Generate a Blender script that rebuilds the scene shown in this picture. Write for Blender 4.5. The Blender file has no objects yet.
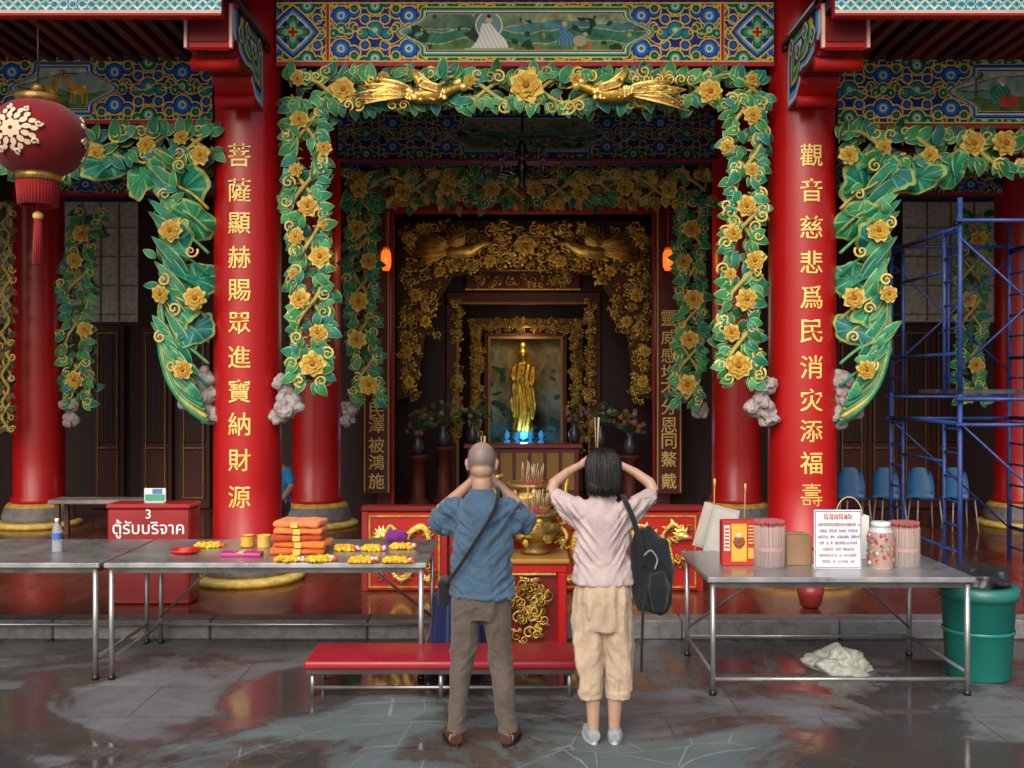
import bpy, bmesh, math, random
import numpy as np
from mathutils import Vector, Matrix, noise, Euler
rnd=random.Random(7)
pi=math.pi
col0=bpy.context.scene.collection
F=1024.0; HC=1.95
def W(px,py,d): return Vector(((px-512)*d/F, d, HC-(py-384)*d/F))
def XP(px,d): return (px-512)*d/F
def ZP(py,d): return HC-(py-384)*d/F
def srgb(r,g,b):
    f=lambda c:(c/255/12.92) if c/255<=0.04045 else ((c/255+0.055)/1.055)**2.4
    return (f(r),f(g),f(b))
# ------------------------------------------------ materials
def nn(t,typ,x=0,y=0,**k):
    n=t.nodes.new(typ)
    for a,b in k.items(): setattr(n,a,b)
    return n
def mat_vc(name,rough=.5,metal=0,amt=.3,scale=4.0,bump=.1,bscale=30,coat=0,rvar=.1,fixed=None,spec=.5,emis=None,trans=0,sheen=0,streak=False,sss=0,alpha=1):
    m=bpy.data.materials.new(name); m.use_nodes=True; t=m.node_tree; b=t.nodes['Principled BSDF']; L=t.links.new
    tc=nn(t,'ShaderNodeTexCoord')
    mp=nn(t,'ShaderNodeMapping'); L(tc.outputs['Object'],mp.inputs[0])
    if streak: mp.inputs['Scale'].default_value=(1,1,.12)
    nz=nn(t,'ShaderNodeTexNoise'); nz.inputs['Scale'].default_value=scale; nz.inputs['Detail'].default_value=6; nz.inputs['Roughness'].default_value=.6
    L(mp.outputs[0],nz.inputs['Vector'])
    mr=nn(t,'ShaderNodeMapRange'); mr.inputs[1].default_value=.3; mr.inputs[2].default_value=.7; mr.inputs[3].default_value=1-amt; mr.inputs[4].default_value=1.0+amt*.25
    L(nz.outputs[0],mr.inputs[0])
    mx=nn(t,'ShaderNodeVectorMath',operation='SCALE')
    if fixed is None:
        at=nn(t,'ShaderNodeAttribute'); at.attribute_name='Col'; L(at.outputs['Color'],mx.inputs[0])
    else: mx.inputs[0].default_value=fixed
    L(mr.outputs[0],mx.inputs['Scale']); L(mx.outputs[0],b.inputs['Base Color'])
    r2=nn(t,'ShaderNodeMapRange'); r2.inputs[1].default_value=.3; r2.inputs[2].default_value=.7; r2.inputs[3].default_value=max(.02,rough-rvar); r2.inputs[4].default_value=min(1,rough+rvar)
    L(nz.outputs[0],r2.inputs[0]); L(r2.outputs[0],b.inputs['Roughness'])
    b.inputs['Metallic'].default_value=metal; b.inputs['Alpha'].default_value=alpha
    b.inputs['Specular IOR Level'].default_value=spec
    b.inputs['Coat Weight'].default_value=coat; b.inputs['Coat Roughness'].default_value=.12
    if sheen: b.inputs['Sheen Weight'].default_value=sheen
    if trans: b.inputs['Transmission Weight'].default_value=trans
    if sss:
        b.inputs['Subsurface Weight'].default_value=sss; b.inputs['Subsurface Radius'].default_value=(.012,.005,.003); b.inputs['Subsurface Scale'].default_value=1
    if emis:
        b.inputs['Emission Color'].default_value=(*emis[0],1); b.inputs['Emission Strength'].default_value=emis[1]
    if bump:
        n2=nn(t,'ShaderNodeTexNoise'); n2.inputs['Scale'].default_value=bscale; n2.inputs['Detail'].default_value=4
        L(tc.outputs['Object'],n2.inputs['Vector'])
        bp=nn(t,'ShaderNodeBump'); bp.inputs['Strength'].default_value=bump; bp.inputs['Distance'].default_value=.01
        L(n2.outputs[0],bp.inputs['Height']); L(bp.outputs[0],b.inputs['Normal'])
    return m
M_paint=mat_vc('painted_wood',.55,amt=.35,scale=3,bump=.25,bscale=18,spec=.3)
M_mural=mat_vc('mural_paint',.65,amt=.25,scale=2.5,bump=.1,spec=.2)
M_relief=mat_vc('relief_enamel',.55,amt=.5,scale=9,bump=.35,bscale=40,spec=.3)
M_gold=mat_vc('gold_leaf',.38,metal=.6,amt=.6,scale=10,bump=.5,bscale=45,rvar=.12)
M_goldpaint=mat_vc('gold_paint',.4,metal=.1,amt=.15,scale=10,bump=.2,bscale=45)
M_lac=mat_vc('red_lacquer',.36,amt=.25,scale=1.6,bump=.05,bscale=5,coat=.12,streak=True,rvar=.08)
M_wood=mat_vc('dark_wood',.5,amt=.5,scale=3,bump=.3,streak=True,spec=.3)
M_stone=mat_vc('stone',.6,amt=.45,scale=14,bump=.6,bscale=60)
M_steel=mat_vc('steel',.34,metal=.75,amt=.3,scale=5,bump=.08,rvar=.14)
M_plastic=mat_vc('plastic',.35,amt=.15,scale=4,bump=.05)
M_cloth=mat_vc('cloth',.9,amt=.25,scale=7,bump=.35,bscale=160,sheen=.15,spec=.2)
M_paper=mat_vc('paper',.75,amt=.15,scale=5,bump=.1)
M_skin=mat_vc('skin',.5,amt=.14,scale=22,bump=.15,bscale=120,sss=.15)
M_hair=mat_vc('hair',.42,amt=.5,scale=60,bump=.5,bscale=200,streak=True)
M_flower=mat_vc('petals',.7,amt=.3,scale=30,bump=.3,bscale=90)
M_rust=mat_vc('scaffold_paint',.45,amt=.6,scale=12,bump=.4,bscale=50)
M_glass=mat_vc('clear_plastic',.1,amt=.02,bump=0,rvar=.02,alpha=.25)
M_film=mat_vc('thin_film',.25,amt=.3,scale=20,bump=.8,bscale=26,rvar=.08,alpha=.62)
M_lampglow=mat_vc('lamp_glow',.4,amt=.05,bump=0,emis=((1,.12,.015),1.4))
M_blueglow=mat_vc('blue_lamp_glow',.4,amt=.05,bump=0,emis=((.05,.3,.8),.6))
# ------------------------------------------------ mesh builder
class MB:
    def __init__(s): s.v=[];s.f=[];s.c=[];s.s=[]
    def add(s,vs,fs,col,smooth=False,M=None):
        o=len(s.v)
        if M is not None: vs=[M@Vector(v) for v in vs]
        s.v+=[tuple(v) for v in vs]
        multi=isinstance(col,list)
        for k,f in enumerate(fs):
            s.f.append(tuple(i+o for i in f)); s.c.append(col[k] if multi else col); s.s.append(smooth)
    def box(s,x0,x1,y0,y1,z0,z1,col,bev=0,M=None,seg=1):
        bm=bmesh.new(); bmesh.ops.create_cube(bm,size=1)
        for v in bm.verts: v.co=Vector(((x0+x1)/2+v.co.x*(x1-x0),(y0+y1)/2+v.co.y*(y1-y0),(z0+z1)/2+v.co.z*(z1-z0)))
        if bev: bmesh.ops.bevel(bm,geom=bm.edges[:],offset=bev,segments=seg,affect='EDGES',profile=.5)
        bm.verts.index_update()
        s.add([v.co.copy() for v in bm.verts],[[v.index for v in f.verts] for f in bm.faces],col,seg>1,M); bm.free()
    def lathe(s,prof,c=(0,0,0),n=24,col=(1,1,1),M=None,smooth=True,cap=True):
        vs=[];fs=[];cs=[]
        multi=isinstance(col,list)
        for r,z in prof:
            for k in range(n):
                a=2*pi*k/n; vs.append((c[0]+r*math.cos(a),c[1]+r*math.sin(a),c[2]+z))
        for i in range(len(prof)-1):
            for k in range(n):
                k2=(k+1)%n; fs.append((i*n+k,i*n+k2,(i+1)*n+k2,(i+1)*n+k)); cs.append(col[i] if multi else col)
        if cap:
            fs.append(tuple(range(n-1,-1,-1))); cs.append(cs[0]); fs.append(tuple(range((len(prof)-1)*n,len(prof)*n))); cs.append(cs[-2])
        s.add(vs,fs,cs,smooth,M)
    def tube(s,pts,rad,n=8,col=(1,1,1),smooth=True,flat=1.0):
        pts=[Vector(p) for p in pts]
        if not isinstance(rad,(list,tuple)): rad=[rad]*len(pts)
        vs=[];fs=[]
        prev=None
        for i,p in enumerate(pts):
            if i==0: t=pts[1]-p
            elif i==len(pts)-1: t=p-pts[i-1]
            else: t=(pts[i+1]-p).normalized()+(p-pts[i-1]).normalized()
            if t.length<1e-9: t=Vector((0,0,1))
            t.normalize()
            if prev is None:
                a=Vector((0,0,1)) if abs(t.z)<.9 else Vector((0,1,0))
                u=t.cross(a).normalized()
            else:
                u=(prev-t*prev.dot(t))
                u=u.normalized() if u.length>1e-6 else t.orthogonal().normalized()
            prev=u; w=t.cross(u)
            for k in range(n):
                a=2*pi*k/n; vs.append(p+(u*math.cos(a)+w*math.sin(a)*flat)*rad[i])
        for i in range(len(pts)-1):
            for k in range(n):
                k2=(k+1)%n; fs.append((i*n+k,i*n+k2,(i+1)*n+k2,(i+1)*n+k))
        fs.append(tuple(range(n-1,-1,-1))); m=(len(pts)-1)*n; fs.append(tuple(range(m,m+n)))
        s.add(vs,fs,col,smooth)
    def ell(s,c,r,col=(1,1,1),n=16,m=10,M=None,jit=0):
        vs=[];fs=[]
        for i in range(m+1):
            th=pi*i/m
            for k in range(n):
                a=2*pi*k/n
                d=Vector((math.sin(th)*math.cos(a),math.sin(th)*math.sin(a),math.cos(th)))
                j=1+jit*noise.noise(Vector((d.x*2+c[0]*7,d.y*2+c[1]*5,d.z*2+c[2]*9))) if jit else 1
                vs.append(Vector((d.x*r[0]*j,d.y*r[1]*j,d.z*r[2]*j)))
        for i in range(m):
            for k in range(n):
                k2=(k+1)%n; fs.append((i*n+k,(i+1)*n+k,(i+1)*n+k2,i*n+k2))
        T=Matrix.Translation(Vector(c))
        if M is not None: T=T@M
        s.add(vs,fs,col,True,T)
    def loft(s,rings,n=24,col=(1,1,1)):
        vs=[];fs=[]
        for cx,cy,z,rx,ry in rings:
            for k in range(n):
                a=2*pi*k/n; vs.append((cx+rx*math.cos(a),cy+ry*math.sin(a),z))
        for i in range(len(rings)-1):
            for k in range(n):
                k2=(k+1)%n; fs.append((i*n+k,i*n+k2,(i+1)*n+k2,(i+1)*n+k))
        fs.append(tuple(range(n-1,-1,-1))); m=(len(rings)-1)*n; fs.append(tuple(range(m,m+n)))
        s.add(vs,fs,col,True)
    def leaf(s,M,L,Wd,cin,cedge,curl=.2,vf=.25,n=5,ew=.80,bend=0):
        vs=[];fs=[];cs=[]
        for i in range(n+1):
            u=i/n; w=Wd*(math.sin(pi*min(1,u**.8*.97+.03)))**.8+.002
            zc=curl*L*(u*u)*-1+math.sin(u*pi)*.12*L
            for q in (-1,-ew,0,ew,1):
                vs.append((u*L,q*w+bend*L*u*u,zc+abs(q)*vf*w - (0.0 if abs(q)<1 else .15*w)))
        for i in range(n):
            for q in range(4):
                fs.append((i*5+q,(i+1)*5+q,(i+1)*5+q+1,i*5+q+1)); cs.append(cedge if q in(0,3) else cin)
        s.add(vs,fs,cs,True,M)
    def flower(s,M,R,c1,c2,c3,seed=0):
        r=random.Random(seed)
        for ring,(rr,nn_,tilt,cc) in enumerate([(1.0,8,.25,c1),(.78,7,.6,c2),(.52,5,1.0,c2)]):
            for k in range(nn_):
                a=2*pi*k/nn_+ring*.4+r.uniform(-.1,.1)
                L=R*rr*r.uniform(.9,1.05); w=L*.42
                vs=[];fs=[]
                for i in range(5):
                    u=i/4
                    for q in (-1,-.5,0,.5,1):
                        ww=w*(math.sin(pi*(.12+.8*u)))**.7
                        x=u*L*(1-.12*abs(q)*u); z=math.sin(u*pi*.7)*tilt*L*.6+q*q*.10*L*u-ring*0+ring*.08*R
                        if i==4: z-=.10*L*(1-abs(q)*.5)
                        vs.append((x,q*ww,z))
                for i in range(4):
                    for q in range(4): fs.append((i*5+q,(i+1)*5+q,(i+1)*5+q+1,i*5+q+1))
                s.add(vs,fs,cc,True,M@Matrix.Rotation(a,4,'Z'))
        s.ell((0,0,0),(R*.2,R*.2,R*.2),c3,10,6,M=M@Matrix.Translation((0,0,R*.35)))
WO={}
def mesh_from(vs,fs,cs,sm,name):
    me=bpy.data.meshes.new(name)
    me.from_pydata(vs,[],fs)
    n=len(me.polygons)
    at=me.color_attributes.new(name='Col',type='FLOAT_COLOR',domain='CORNER')
    lt=np.empty(n,dtype=np.int32); me.polygons.foreach_get('loop_total',lt)
    c=np.ones((n,4),dtype=np.float32); c[:,:3]=np.array(cs,dtype=np.float32)[:,:3]
    at.data.foreach_set('color',np.repeat(c,lt,axis=0).ravel())
    me.polygons.foreach_set('use_smooth',np.array(sm,dtype=bool))
    me.update()
    return me
def place(ob,origin,parent):
    WO[ob.name]=Vector(origin)
    if parent is not None:
        ob.parent=parent; ob.location=Vector(origin)-WO[parent.name]
    else: ob.location=origin
    col0.objects.link(ob)
def meta(ob,label,cat,group,kind):
    if label: ob['label']=label
    if cat: ob['category']=cat
    if group: ob['group']=group
    if kind: ob['kind']=kind
def fin(mb,name,mat,parent=None,label=None,cat=None,group=None,kind=None,origin=None):
    a=np.array(mb.v)
    if origin is None:
        lo=a.min(0);hi=a.max(0); origin=Vector(((lo[0]+hi[0])/2,(lo[1]+hi[1])/2,lo[2]))
    a=a-np.array(origin)
    me=mesh_from(a.tolist(),mb.f,mb.c,mb.s,name); me.materials.append(mat)
    ob=bpy.data.objects.new(name,me); place(ob,origin,parent); meta(ob,label,cat,group,kind); return ob
def empty(name,origin,label=None,cat=None,parent=None,group=None):
    ob=bpy.data.objects.new(name,None); ob.empty_display_size=.1; place(ob,origin,parent); meta(ob,label,cat,group,None); return ob
def text_geo(s,size,fit=None):
    if s=="壽":
        v=[];f=[]
        def bar(x0,x1,y0,y1):
            # fine slices so the stroke can follow a curved surface
            n=max(1,int((x1-x0)/.08)); o=len(v)
            for i in range(n+1):
                xx=x0+(x1-x0)*i/n; v.append((xx,y0,0)); v.append((xx,y1,0))
            for i in range(n): f.append((o+2*i,o+2*i+2,o+2*i+3,o+2*i+1))
        t=.028
        for (a,b,y) in [(-.40,.40,.42),(-.27,.27,.31),(-.40,.40,.20),(-.30,.30,.09),(-.28,.28,-.01),(-.48,.48,-.115),(.02,.47,-.25)]: bar(a,b,y-t,y+t)
        for (x,y0,y1) in [(0,.31,.5),(.38,.11,.2),(0,-.01,.09),(.30,-.47,-.16)]: bar(x-t*1.1,x+t*1.1,y0,y1)
        for (a,b,c,d) in [(-.38,-.06,-.245,-.20),(-.38,-.06,-.44,-.395),(-.38,-.33,-.44,-.2),(-.11,-.06,-.44,-.2),(.20,.30,-.49,-.44),(.09,.15,-.40,-.31)]: bar(a,b,c,d)
        return np.array(v)*size,f
    cu=bpy.data.curves.new('t','FONT'); cu.body=s; cu.size=1; cu.extrude=0.0
    cu.align_x='CENTER'; cu.resolution_u=3
    o=bpy.data.objects.new('t',cu); col0.objects.link(o)
    bpy.context.view_layer.update()
    dg=bpy.context.evaluated_depsgraph_get()
    me=bpy.data.meshes.new_from_object(o.evaluated_get(dg))
    v=np.array([list(x.co) for x in me.vertices]); f=[tuple(p.vertices) for p in me.polygons]
    bpy.data.objects.remove(o); bpy.data.curves.remove(cu); bpy.data.meshes.remove(me)
    lo=v.min(0);hi=v.max(0); c=(lo+hi)/2; v=v-c; sc=size/(hi[1]-lo[1])
    if fit: sc=min(sc,fit/(hi[0]-lo[0]))
    return v*sc,f
def add_text(mb,s,size,x,y,z,col,fit=None,bendR=None,cx=0,bold=.0):
    v,f=text_geo(s,size,fit=fit)
    sh=[(0,0)] if not bold else [(0,0),(bold,0),(-bold,0),(0,bold*.7),(0,-bold*.7)]
    if s=="壽": sh=[(0,0)]
    for k,(ax,az) in enumerate(sh):
        vs=[]
        for p in v:
            if bendR:
                R_=bendR+.0004*k; a=(p[0]+ax)/R_; vs.append((cx+R_*math.sin(a),y-R_*math.cos(a),z+p[1]+az))
            else: vs.append((x+p[0]+ax,y-.0004*k,z+p[1]+az))
        mb.add(vs,f,col)
def fuse(mb,name,mat,col,voxel=.006,smooth=4,disp=None,parent=None,origin=None,colfn=None,**k):
    me=bpy.data.meshes.new('tmp'); me.from_pydata(mb.v,[],mb.f)
    o=bpy.data.objects.new('tmp',me); col0.objects.link(o)
    r=o.modifiers.new('r','REMESH'); r.mode='VOXEL'; r.voxel_size=voxel
    s=o.modifiers.new('s','SMOOTH'); s.factor=.5; s.iterations=smooth
    bpy.context.view_layer.update(); dg=bpy.context.evaluated_depsgraph_get()
    m2=bpy.data.meshes.new_from_object(o.evaluated_get(dg)); bpy.data.objects.remove(o)
    n=len(m2.vertices); v=np.empty(n*3); m2.vertices.foreach_get('co',v); v=v.reshape(-1,3)
    if disp:
        nr=np.empty(n*3); m2.vertices.foreach_get('normal',nr); nr=nr.reshape(-1,3)
        d=np.array([disp(Vector(p)) for p in v]); v=v+nr*d[:,None]
    fs=[tuple(p.vertices) for p in m2.polygons]
    out=MB(); out.v=[tuple(p) for p in v.tolist()]; out.f=fs
    out.c=[col]*len(fs) if colfn is None else [colfn(v[f[0]]) for f in fs]
    out.s=[True]*len(fs); bpy.data.meshes.remove(m2)
    return fin(out,name,mat,parent,origin=origin,**k)
# palette
RED=srgb(176,17,17); DRED=srgb(112,11,13); GOLD=(.64,.38,.06); DGOLD=(.32,.17,.03); LGOLD=(.86,.6,.16)
NAVY=(.005,.025,.17); BLUE=(.008,.11,.46); LBLUE=(.10,.36,.70); WHT=(.66,.68,.62); DGR=(.0,.10,.06); GR=(.01,.28,.16); LGR=(.18,.52,.28); YEL=(.74,.48,.07); TEAL=(.01,.22,.26)
# ================================================ WORLD / CAMERA / LIGHT
sc=bpy.context.scene
w=bpy.data.worlds.new("World"); sc.world=w; w.use_nodes=True
t=w.node_tree; sky=t.nodes.new('ShaderNodeTexSky'); sky.sky_type='NISHITA'; sky.sun_disc=False
EL,AZ=math.radians(40),math.radians(196)
sky.sun_elevation=EL; sky.sun_rotation=AZ; sky.dust_density=5; sky.air_density=1.0
t.links.new(sky.outputs[0],t.nodes['Background'].inputs[0]); t.nodes['Background'].inputs[1].default_value=.15
sun=bpy.data.lights.new('sun','SUN'); sun.energy=2.2; sun.angle=math.radians(60); sun.color=(1,.95,.88)
so=bpy.data.objects.new('sun',sun); col0.objects.link(so)
sd=Vector((math.sin(AZ)*math.cos(EL),math.cos(AZ)*math.cos(EL),math.sin(EL))); so.rotation_euler=(-sd).to_track_quat('-Z','Y').to_euler(); so.location=(0,-5,12)
cam=bpy.data.cameras.new('camera'); co=bpy.data.objects.new('camera',cam); col0.objects.link(co); co.location=(0,0,HC); co.rotation_euler=(pi/2,0,0); cam.lens=36; cam.sensor_width=36; cam.clip_end=800; sc.camera=co
sc.view_settings.view_transform='Standard'; sc.view_settings.look='None'; sc.view_settings.exposure=0
# ================================================ GROUND
def ground_mat():
    m=bpy.data.materials.new('wet_paving'); m.use_nodes=True; t=m.node_tree; b=t.nodes['Principled BSDF']; L=t.links.new
    tc=nn(t,'ShaderNodeTexCoord'); OB=tc.outputs['Object']
    def noisy(s,d=6,r=.6,dist=0):
        n=nn(t,'ShaderNodeTexNoise'); n.inputs['Scale'].default_value=s; n.inputs['Detail'].default_value=d; n.inputs['Roughness'].default_value=r; n.inputs['Distortion'].default_value=dist; L(OB,n.inputs['Vector']); return n.outputs[0]
    def mr(x,a,b_,c,d,smooth=False):
        n=nn(t,'ShaderNodeMapRange'); n.inputs[1].default_value=a;n.inputs[2].default_value=b_;n.inputs[3].default_value=c;n.inputs[4].default_value=d; L(x,n.inputs[0])
        if smooth: n.interpolation_type='SMOOTHSTEP'
        return n.outputs[0]
    def ma(op,x,y):
        n=nn(t,'ShaderNodeMath',operation=op)
        for i,q in enumerate((x,y)):
            if isinstance(q,(int,float)): n.inputs[i].default_value=q
            else: L(q,n.inputs[i])
        return n.outputs[0]
    def mixc(f,a,b_):
        n=nn(t,'ShaderNodeMix',data_type='RGBA')
        L(f,n.inputs[0])
        for i,q in ((6,a),(7,b_)):
            if isinstance(q,tuple): n.inputs[i].default_value=(*q,1)
            else: L(q,n.inputs[i])
        return n.outputs[2]
    base=mixc(mr(noisy(1.1),.35,.65,0,1),(.125,.13,.145),(.21,.215,.23))
    base=mixc(mr(noisy(7,8,.7),.4,.7,0,.6),base,(.10,.095,.09))
    base=mixc(mr(noisy(60,3,.7),.45,.7,0,.4),base,(.05,.05,.05))
    br=nn(t,'ShaderNodeTexBrick'); br.inputs['Scale'].default_value=1; br.inputs['Brick Width'].default_value=.9; br.inputs['Row Height'].default_value=.6; br.inputs['Mortar Size'].default_value=.006; br.inputs['Color1'].default_value=(1,1,1,1); br.inputs['Color2'].default_value=(.82,.82,.82,1); br.inputs['Mortar'].default_value=(.4,.4,.4,1)
    L(OB,br.inputs['Vector'])
    mm=nn(t,'ShaderNodeMix',data_type='RGBA',blend_type='MULTIPLY'); mm.inputs[0].default_value=.8; L(base,mm.inputs[6]); L(br.outputs[0],mm.inputs[7]); base=mm.outputs[2]
    vo=nn(t,'ShaderNodeTexVoronoi',feature='DISTANCE_TO_EDGE'); vo.inputs['Scale'].default_value=2.2; vo.inputs['Randomness'].default_value=.9; L(OB,vo.inputs['Vector'])
    for (cx_,cy_,R_) in ((-.55,4.95,1.45),(1.35,4.9,.85)):
        dist=nn(t,'ShaderNodeVectorMath',operation='DISTANCE'); L(OB,dist.inputs[0]); dist.inputs[1].default_value=(cx_,cy_,0)
        wob=ma('ADD',dist.outputs['Value'],mr(noisy(2),0,1,-.06,.06))
        inside=mr(wob,R_,R_+.015,1,0)
        ring=mr(ma('ABSOLUTE',ma('SUBTRACT',ma('FRACT',ma('MULTIPLY',wob,2.6),0),.5),0),.0,.026,1,0)
        lines=ma('MAXIMUM',ma('MULTIPLY',mr(vo.outputs[0],.002,.010,1,0),.7),ring)
        lines=ma('MULTIPLY',lines,mr(noisy(2.5),.36,.56,.1,.75))
        em=mixc(mr(noisy(2),.35,.65,0,1),(.075,.115,.12),(.13,.175,.18))
        em=mixc(mr(noisy(9,6),.45,.65,0,.4),em,(.14,.115,.10))
        em=mixc(lines,em,(.38,.41,.40))
        base=mixc(inside,base,em)
    n1=noisy(.62,9,.62,.9)
    sep=nn(t,'ShaderNodeSeparateXYZ'); L(OB,sep.inputs[0])
    gx=mr(sep.outputs[0],-3,3,-.01,.045)
    gy=mr(sep.outputs[1],4.2,7.5,-.035,.04)
    f=ma('ADD',ma('ADD',n1,gx),gy)
    f=ma('ADD',f,mr(noisy(4,7),.3,.7,-.04,.04))
    damp=mr(f,.44,.53,0,1,True)
    wet=mr(f,.495,.55,0,1,True)
    pud=mr(f,.535,.585,0,1,True)
    wetc=mixc(mr(noisy(1.6),.4,.6,0,1),(.058,.038,.028),(.042,.04,.041))
    dark=nn(t,'ShaderNodeMix',data_type='RGBA'); L(ma('MULTIPLY',damp,.4),dark.inputs[0]); L(base,dark.inputs[6]); dark.inputs[7].default_value=(.06,.055,.052,1)
    dark2=nn(t,'ShaderNodeMix',data_type='RGBA'); L(ma('MULTIPLY',wet,.74),dark2.inputs[0]); L(dark.outputs[2],dark2.inputs[6]); L(wetc,dark2.inputs[7])
    L(dark2.outputs[2],b.inputs['Base Color'])
    r=ma('ADD',ma('MULTIPLY',ma('SUBTRACT',1,wet),.34),.14)
    r=ma('ADD',r,ma('MULTIPLY',ma('SUBTRACT',1,damp),.14))
    r=ma('MULTIPLY',r,ma('SUBTRACT',1,ma('MULTIPLY',pud,.82)))
    r=ma('ADD',r,mr(noisy(12),.3,.7,-.01,.04))
    L(r,b.inputs['Roughness']); b.inputs['Specular IOR Level'].default_value=.45
    bp=nn(t,'ShaderNodeBump'); bp.inputs['Distance'].default_value=.006
    L(ma('ADD',ma('MULTIPLY',ma('SUBTRACT',1,pud),.65),.05),bp.inputs['Strength']); 
    h=ma('ADD',noisy(25,6,.7),ma('MULTIPLY',br.outputs['Fac'],-1.2))
    L(h,bp.inputs['Height']); L(bp.outputs[0],b.inputs['Normal'])
    return m
g=MB(); g.add([(-300,-300,0),(300,-300,0),(300,300,0),(-300,300,0)],[(0,1,2,3)],(.1,.1,.1))
fin(g,'ground',ground_mat(),kind='structure',origin=(0,0,0))
# ================================================ TEMPLE
TEMPLE=empty('temple_building',(0.12,9.5,0),'red and gold temple hall with painted beams and carved garlands','temple')
def tile_mat():
    m=bpy.data.materials.new('glazed_floor'); m.use_nodes=True; t=m.node_tree; b=t.nodes['Principled BSDF']; L=t.links.new
    tc=nn(t,'ShaderNodeTexCoord'); br=nn(t,'ShaderNodeTexBrick'); br.offset=0; br.inputs['Scale'].default_value=1; br.inputs['Brick Width'].default_value=.4; br.inputs['Row Height'].default_value=.4; br.inputs['Mortar Size'].default_value=.004
    br.inputs['Color1'].default_value=(.15,.035,.02,1); br.inputs['Color2'].default_value=(.10,.025,.017,1); br.inputs['Mortar'].default_value=(.02,.012,.01,1)
    L(tc.outputs['Object'],br.inputs['Vector']); L(br.outputs[0],b.inputs['Base Color'])
    n=nn(t,'ShaderNodeTexNoise'); n.inputs['Scale'].default_value=2; n.inputs['Detail'].default_value=6; L(tc.outputs['Object'],n.inputs['Vector'])
    r=nn(t,'ShaderNodeMapRange'); r.inputs[1].default_value=.35; r.inputs[2].default_value=.65; r.inputs[3].default_value=.09; r.inputs[4].default_value=.32; L(n.outputs[0],r.inputs[0]); L(r.outputs[0],b.inputs['Roughness'])
    return m
p=MB(); p.box(-9.5,9.7,8.02,21,.0,.146,(.1,.03,.02)); fin(p,'platform_floor',tile_mat(),TEMPLE,origin=(0,0,0))
p=MB()
for k in range(16):
    x=-9.5+k*1.2; p.box(x+.003,x+1.197,7.8,8.02,0,.15,(.2,.195,.19) if k%2 else (.17,.17,.17),.012)
fin(p,'stone_kerb',M_stone,TEMPLE)
p=MB()
def tiled_slope(mb,x0,x1,y0,z0,y1,z1,th,col):
    mb.add([(x0,y0,z0),(x1,y0,z0),(x1,y1,z1),(x0,y1,z1),(x0,y0,z0+th),(x1,y0,z0+th),(x1,y1,z1+th),(x0,y1,z1+th)],[(0,1,2,3),(4,7,6,5),(0,4,5,1),(1,5,6,2),(2,6,7,3),(3,7,4,0)],col)
    x=x0+.15
    while x<x1:
        mb.tube([(x,y0-.02,z0+th+.02),(x,y1,z1+th+.02)],.07,8,col); x+=.3
tiled_slope(p,-9.6,-2.15,7.75,5.06,14,8.2,.12,(.35,.12,.03)); tiled_slope(p,2.4,9.8,7.75,5.06,14,8.2,.12,(.35,.12,.03))
tiled_slope(p,-3.1,3.3,7.3,6.3,14,9.2,.12,(.35,.12,.03))
tiled_slope(p,-9.6,9.8,21.5,5.2,14.02,8.15,.12,(.35,.12,.03))
p.tube([(-9.6,14,8.4),(9.8,14,8.4)],.18,10,(.3,.1,.03))
fin(p,'roof',M_paint,TEMPLE)
p=MB(); p.box(-9.5,9.7,9.7,20.9,5.75,5.8,(.02,.012,.012)); 
x=-9.4
while x<9.6:
    p.box(x,x+.09,9.75,20.8,5.63,5.748,(.05,.012,.01)); x+=.32
fin(p,'ceiling',M_wood,TEMPLE)
for side,(xa,xb) in enumerate([(-9.4,-2.2),(2.45,9.6)]):
    p=MB(); p.box(xa,xb,8.05,9.65,5.0,5.04,(.03,.012,.012))
    x=xa+.04
    while x<xb-.1:
        p.box(x,x+.075,8.02,9.64,4.9,4.998,(.16,.02,.018) if int(x*10)%2 else (.07,.012,.014)); x+=.155
    p.box(xa,xb,9.2,9.32,4.965,4.99,DRED)
    fin(p,'eave_soffit',M_paint,TEMPLE)
p=MB(); p.box(-2.9,3.1,7.5,9.6,6.1,6.14,(.03,.012,.012))
fin(p,'eave_soffit',M_paint,TEMPLE)
p=MB()
DW=14.9
for (xa,xb,za,zb) in [(-9.5,-1.9,.147,5.75),(2.2,9.7,.147,5.75),(-1.9,2.2,4.62,5.75)]:
    p.box(xa,xb,DW,DW+.15,za,zb,(.035,.012,.01))
p.box(-9.5,9.7,20.6,20.8,.147,5.75,(.03,.01,.01)); p.box(-9.6,-9.45,9.8,20.8,.147,5.7,(.1,.1,.095)); p.box(9.65,9.8,9.8,20.8,.147,5.7,(.1,.1,.095))
fin(p,'wall',M_wood,TEMPLE)
for (xa,xb) in [(XP(62,14.8),XP(136,14.8)),(XP(905,14.8),XP(1000,14.8)),(-8.8,-7.2),(7.6,9)]:
    p=MB(); p.box(xa,xb,DW-.03,DW-.003,2.85,4.6,(.7,.7,.65),.01)
    for k in range(4): p.box(xa+.02,xb-.02,DW-.045,DW-.029,2.95+k*.42,2.97+k*.42,(.25,.25,.22))
    for k in range(3): p.box(xa+(xb-xa)*(k+1)/4-.01,xa+(xb-xa)*(k+1)/4+.01,DW-.05,DW-.029,2.87,4.58,(.2,.2,.18))
    fin(p,'plaster_panel',M_stone,TEMPLE)
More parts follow.
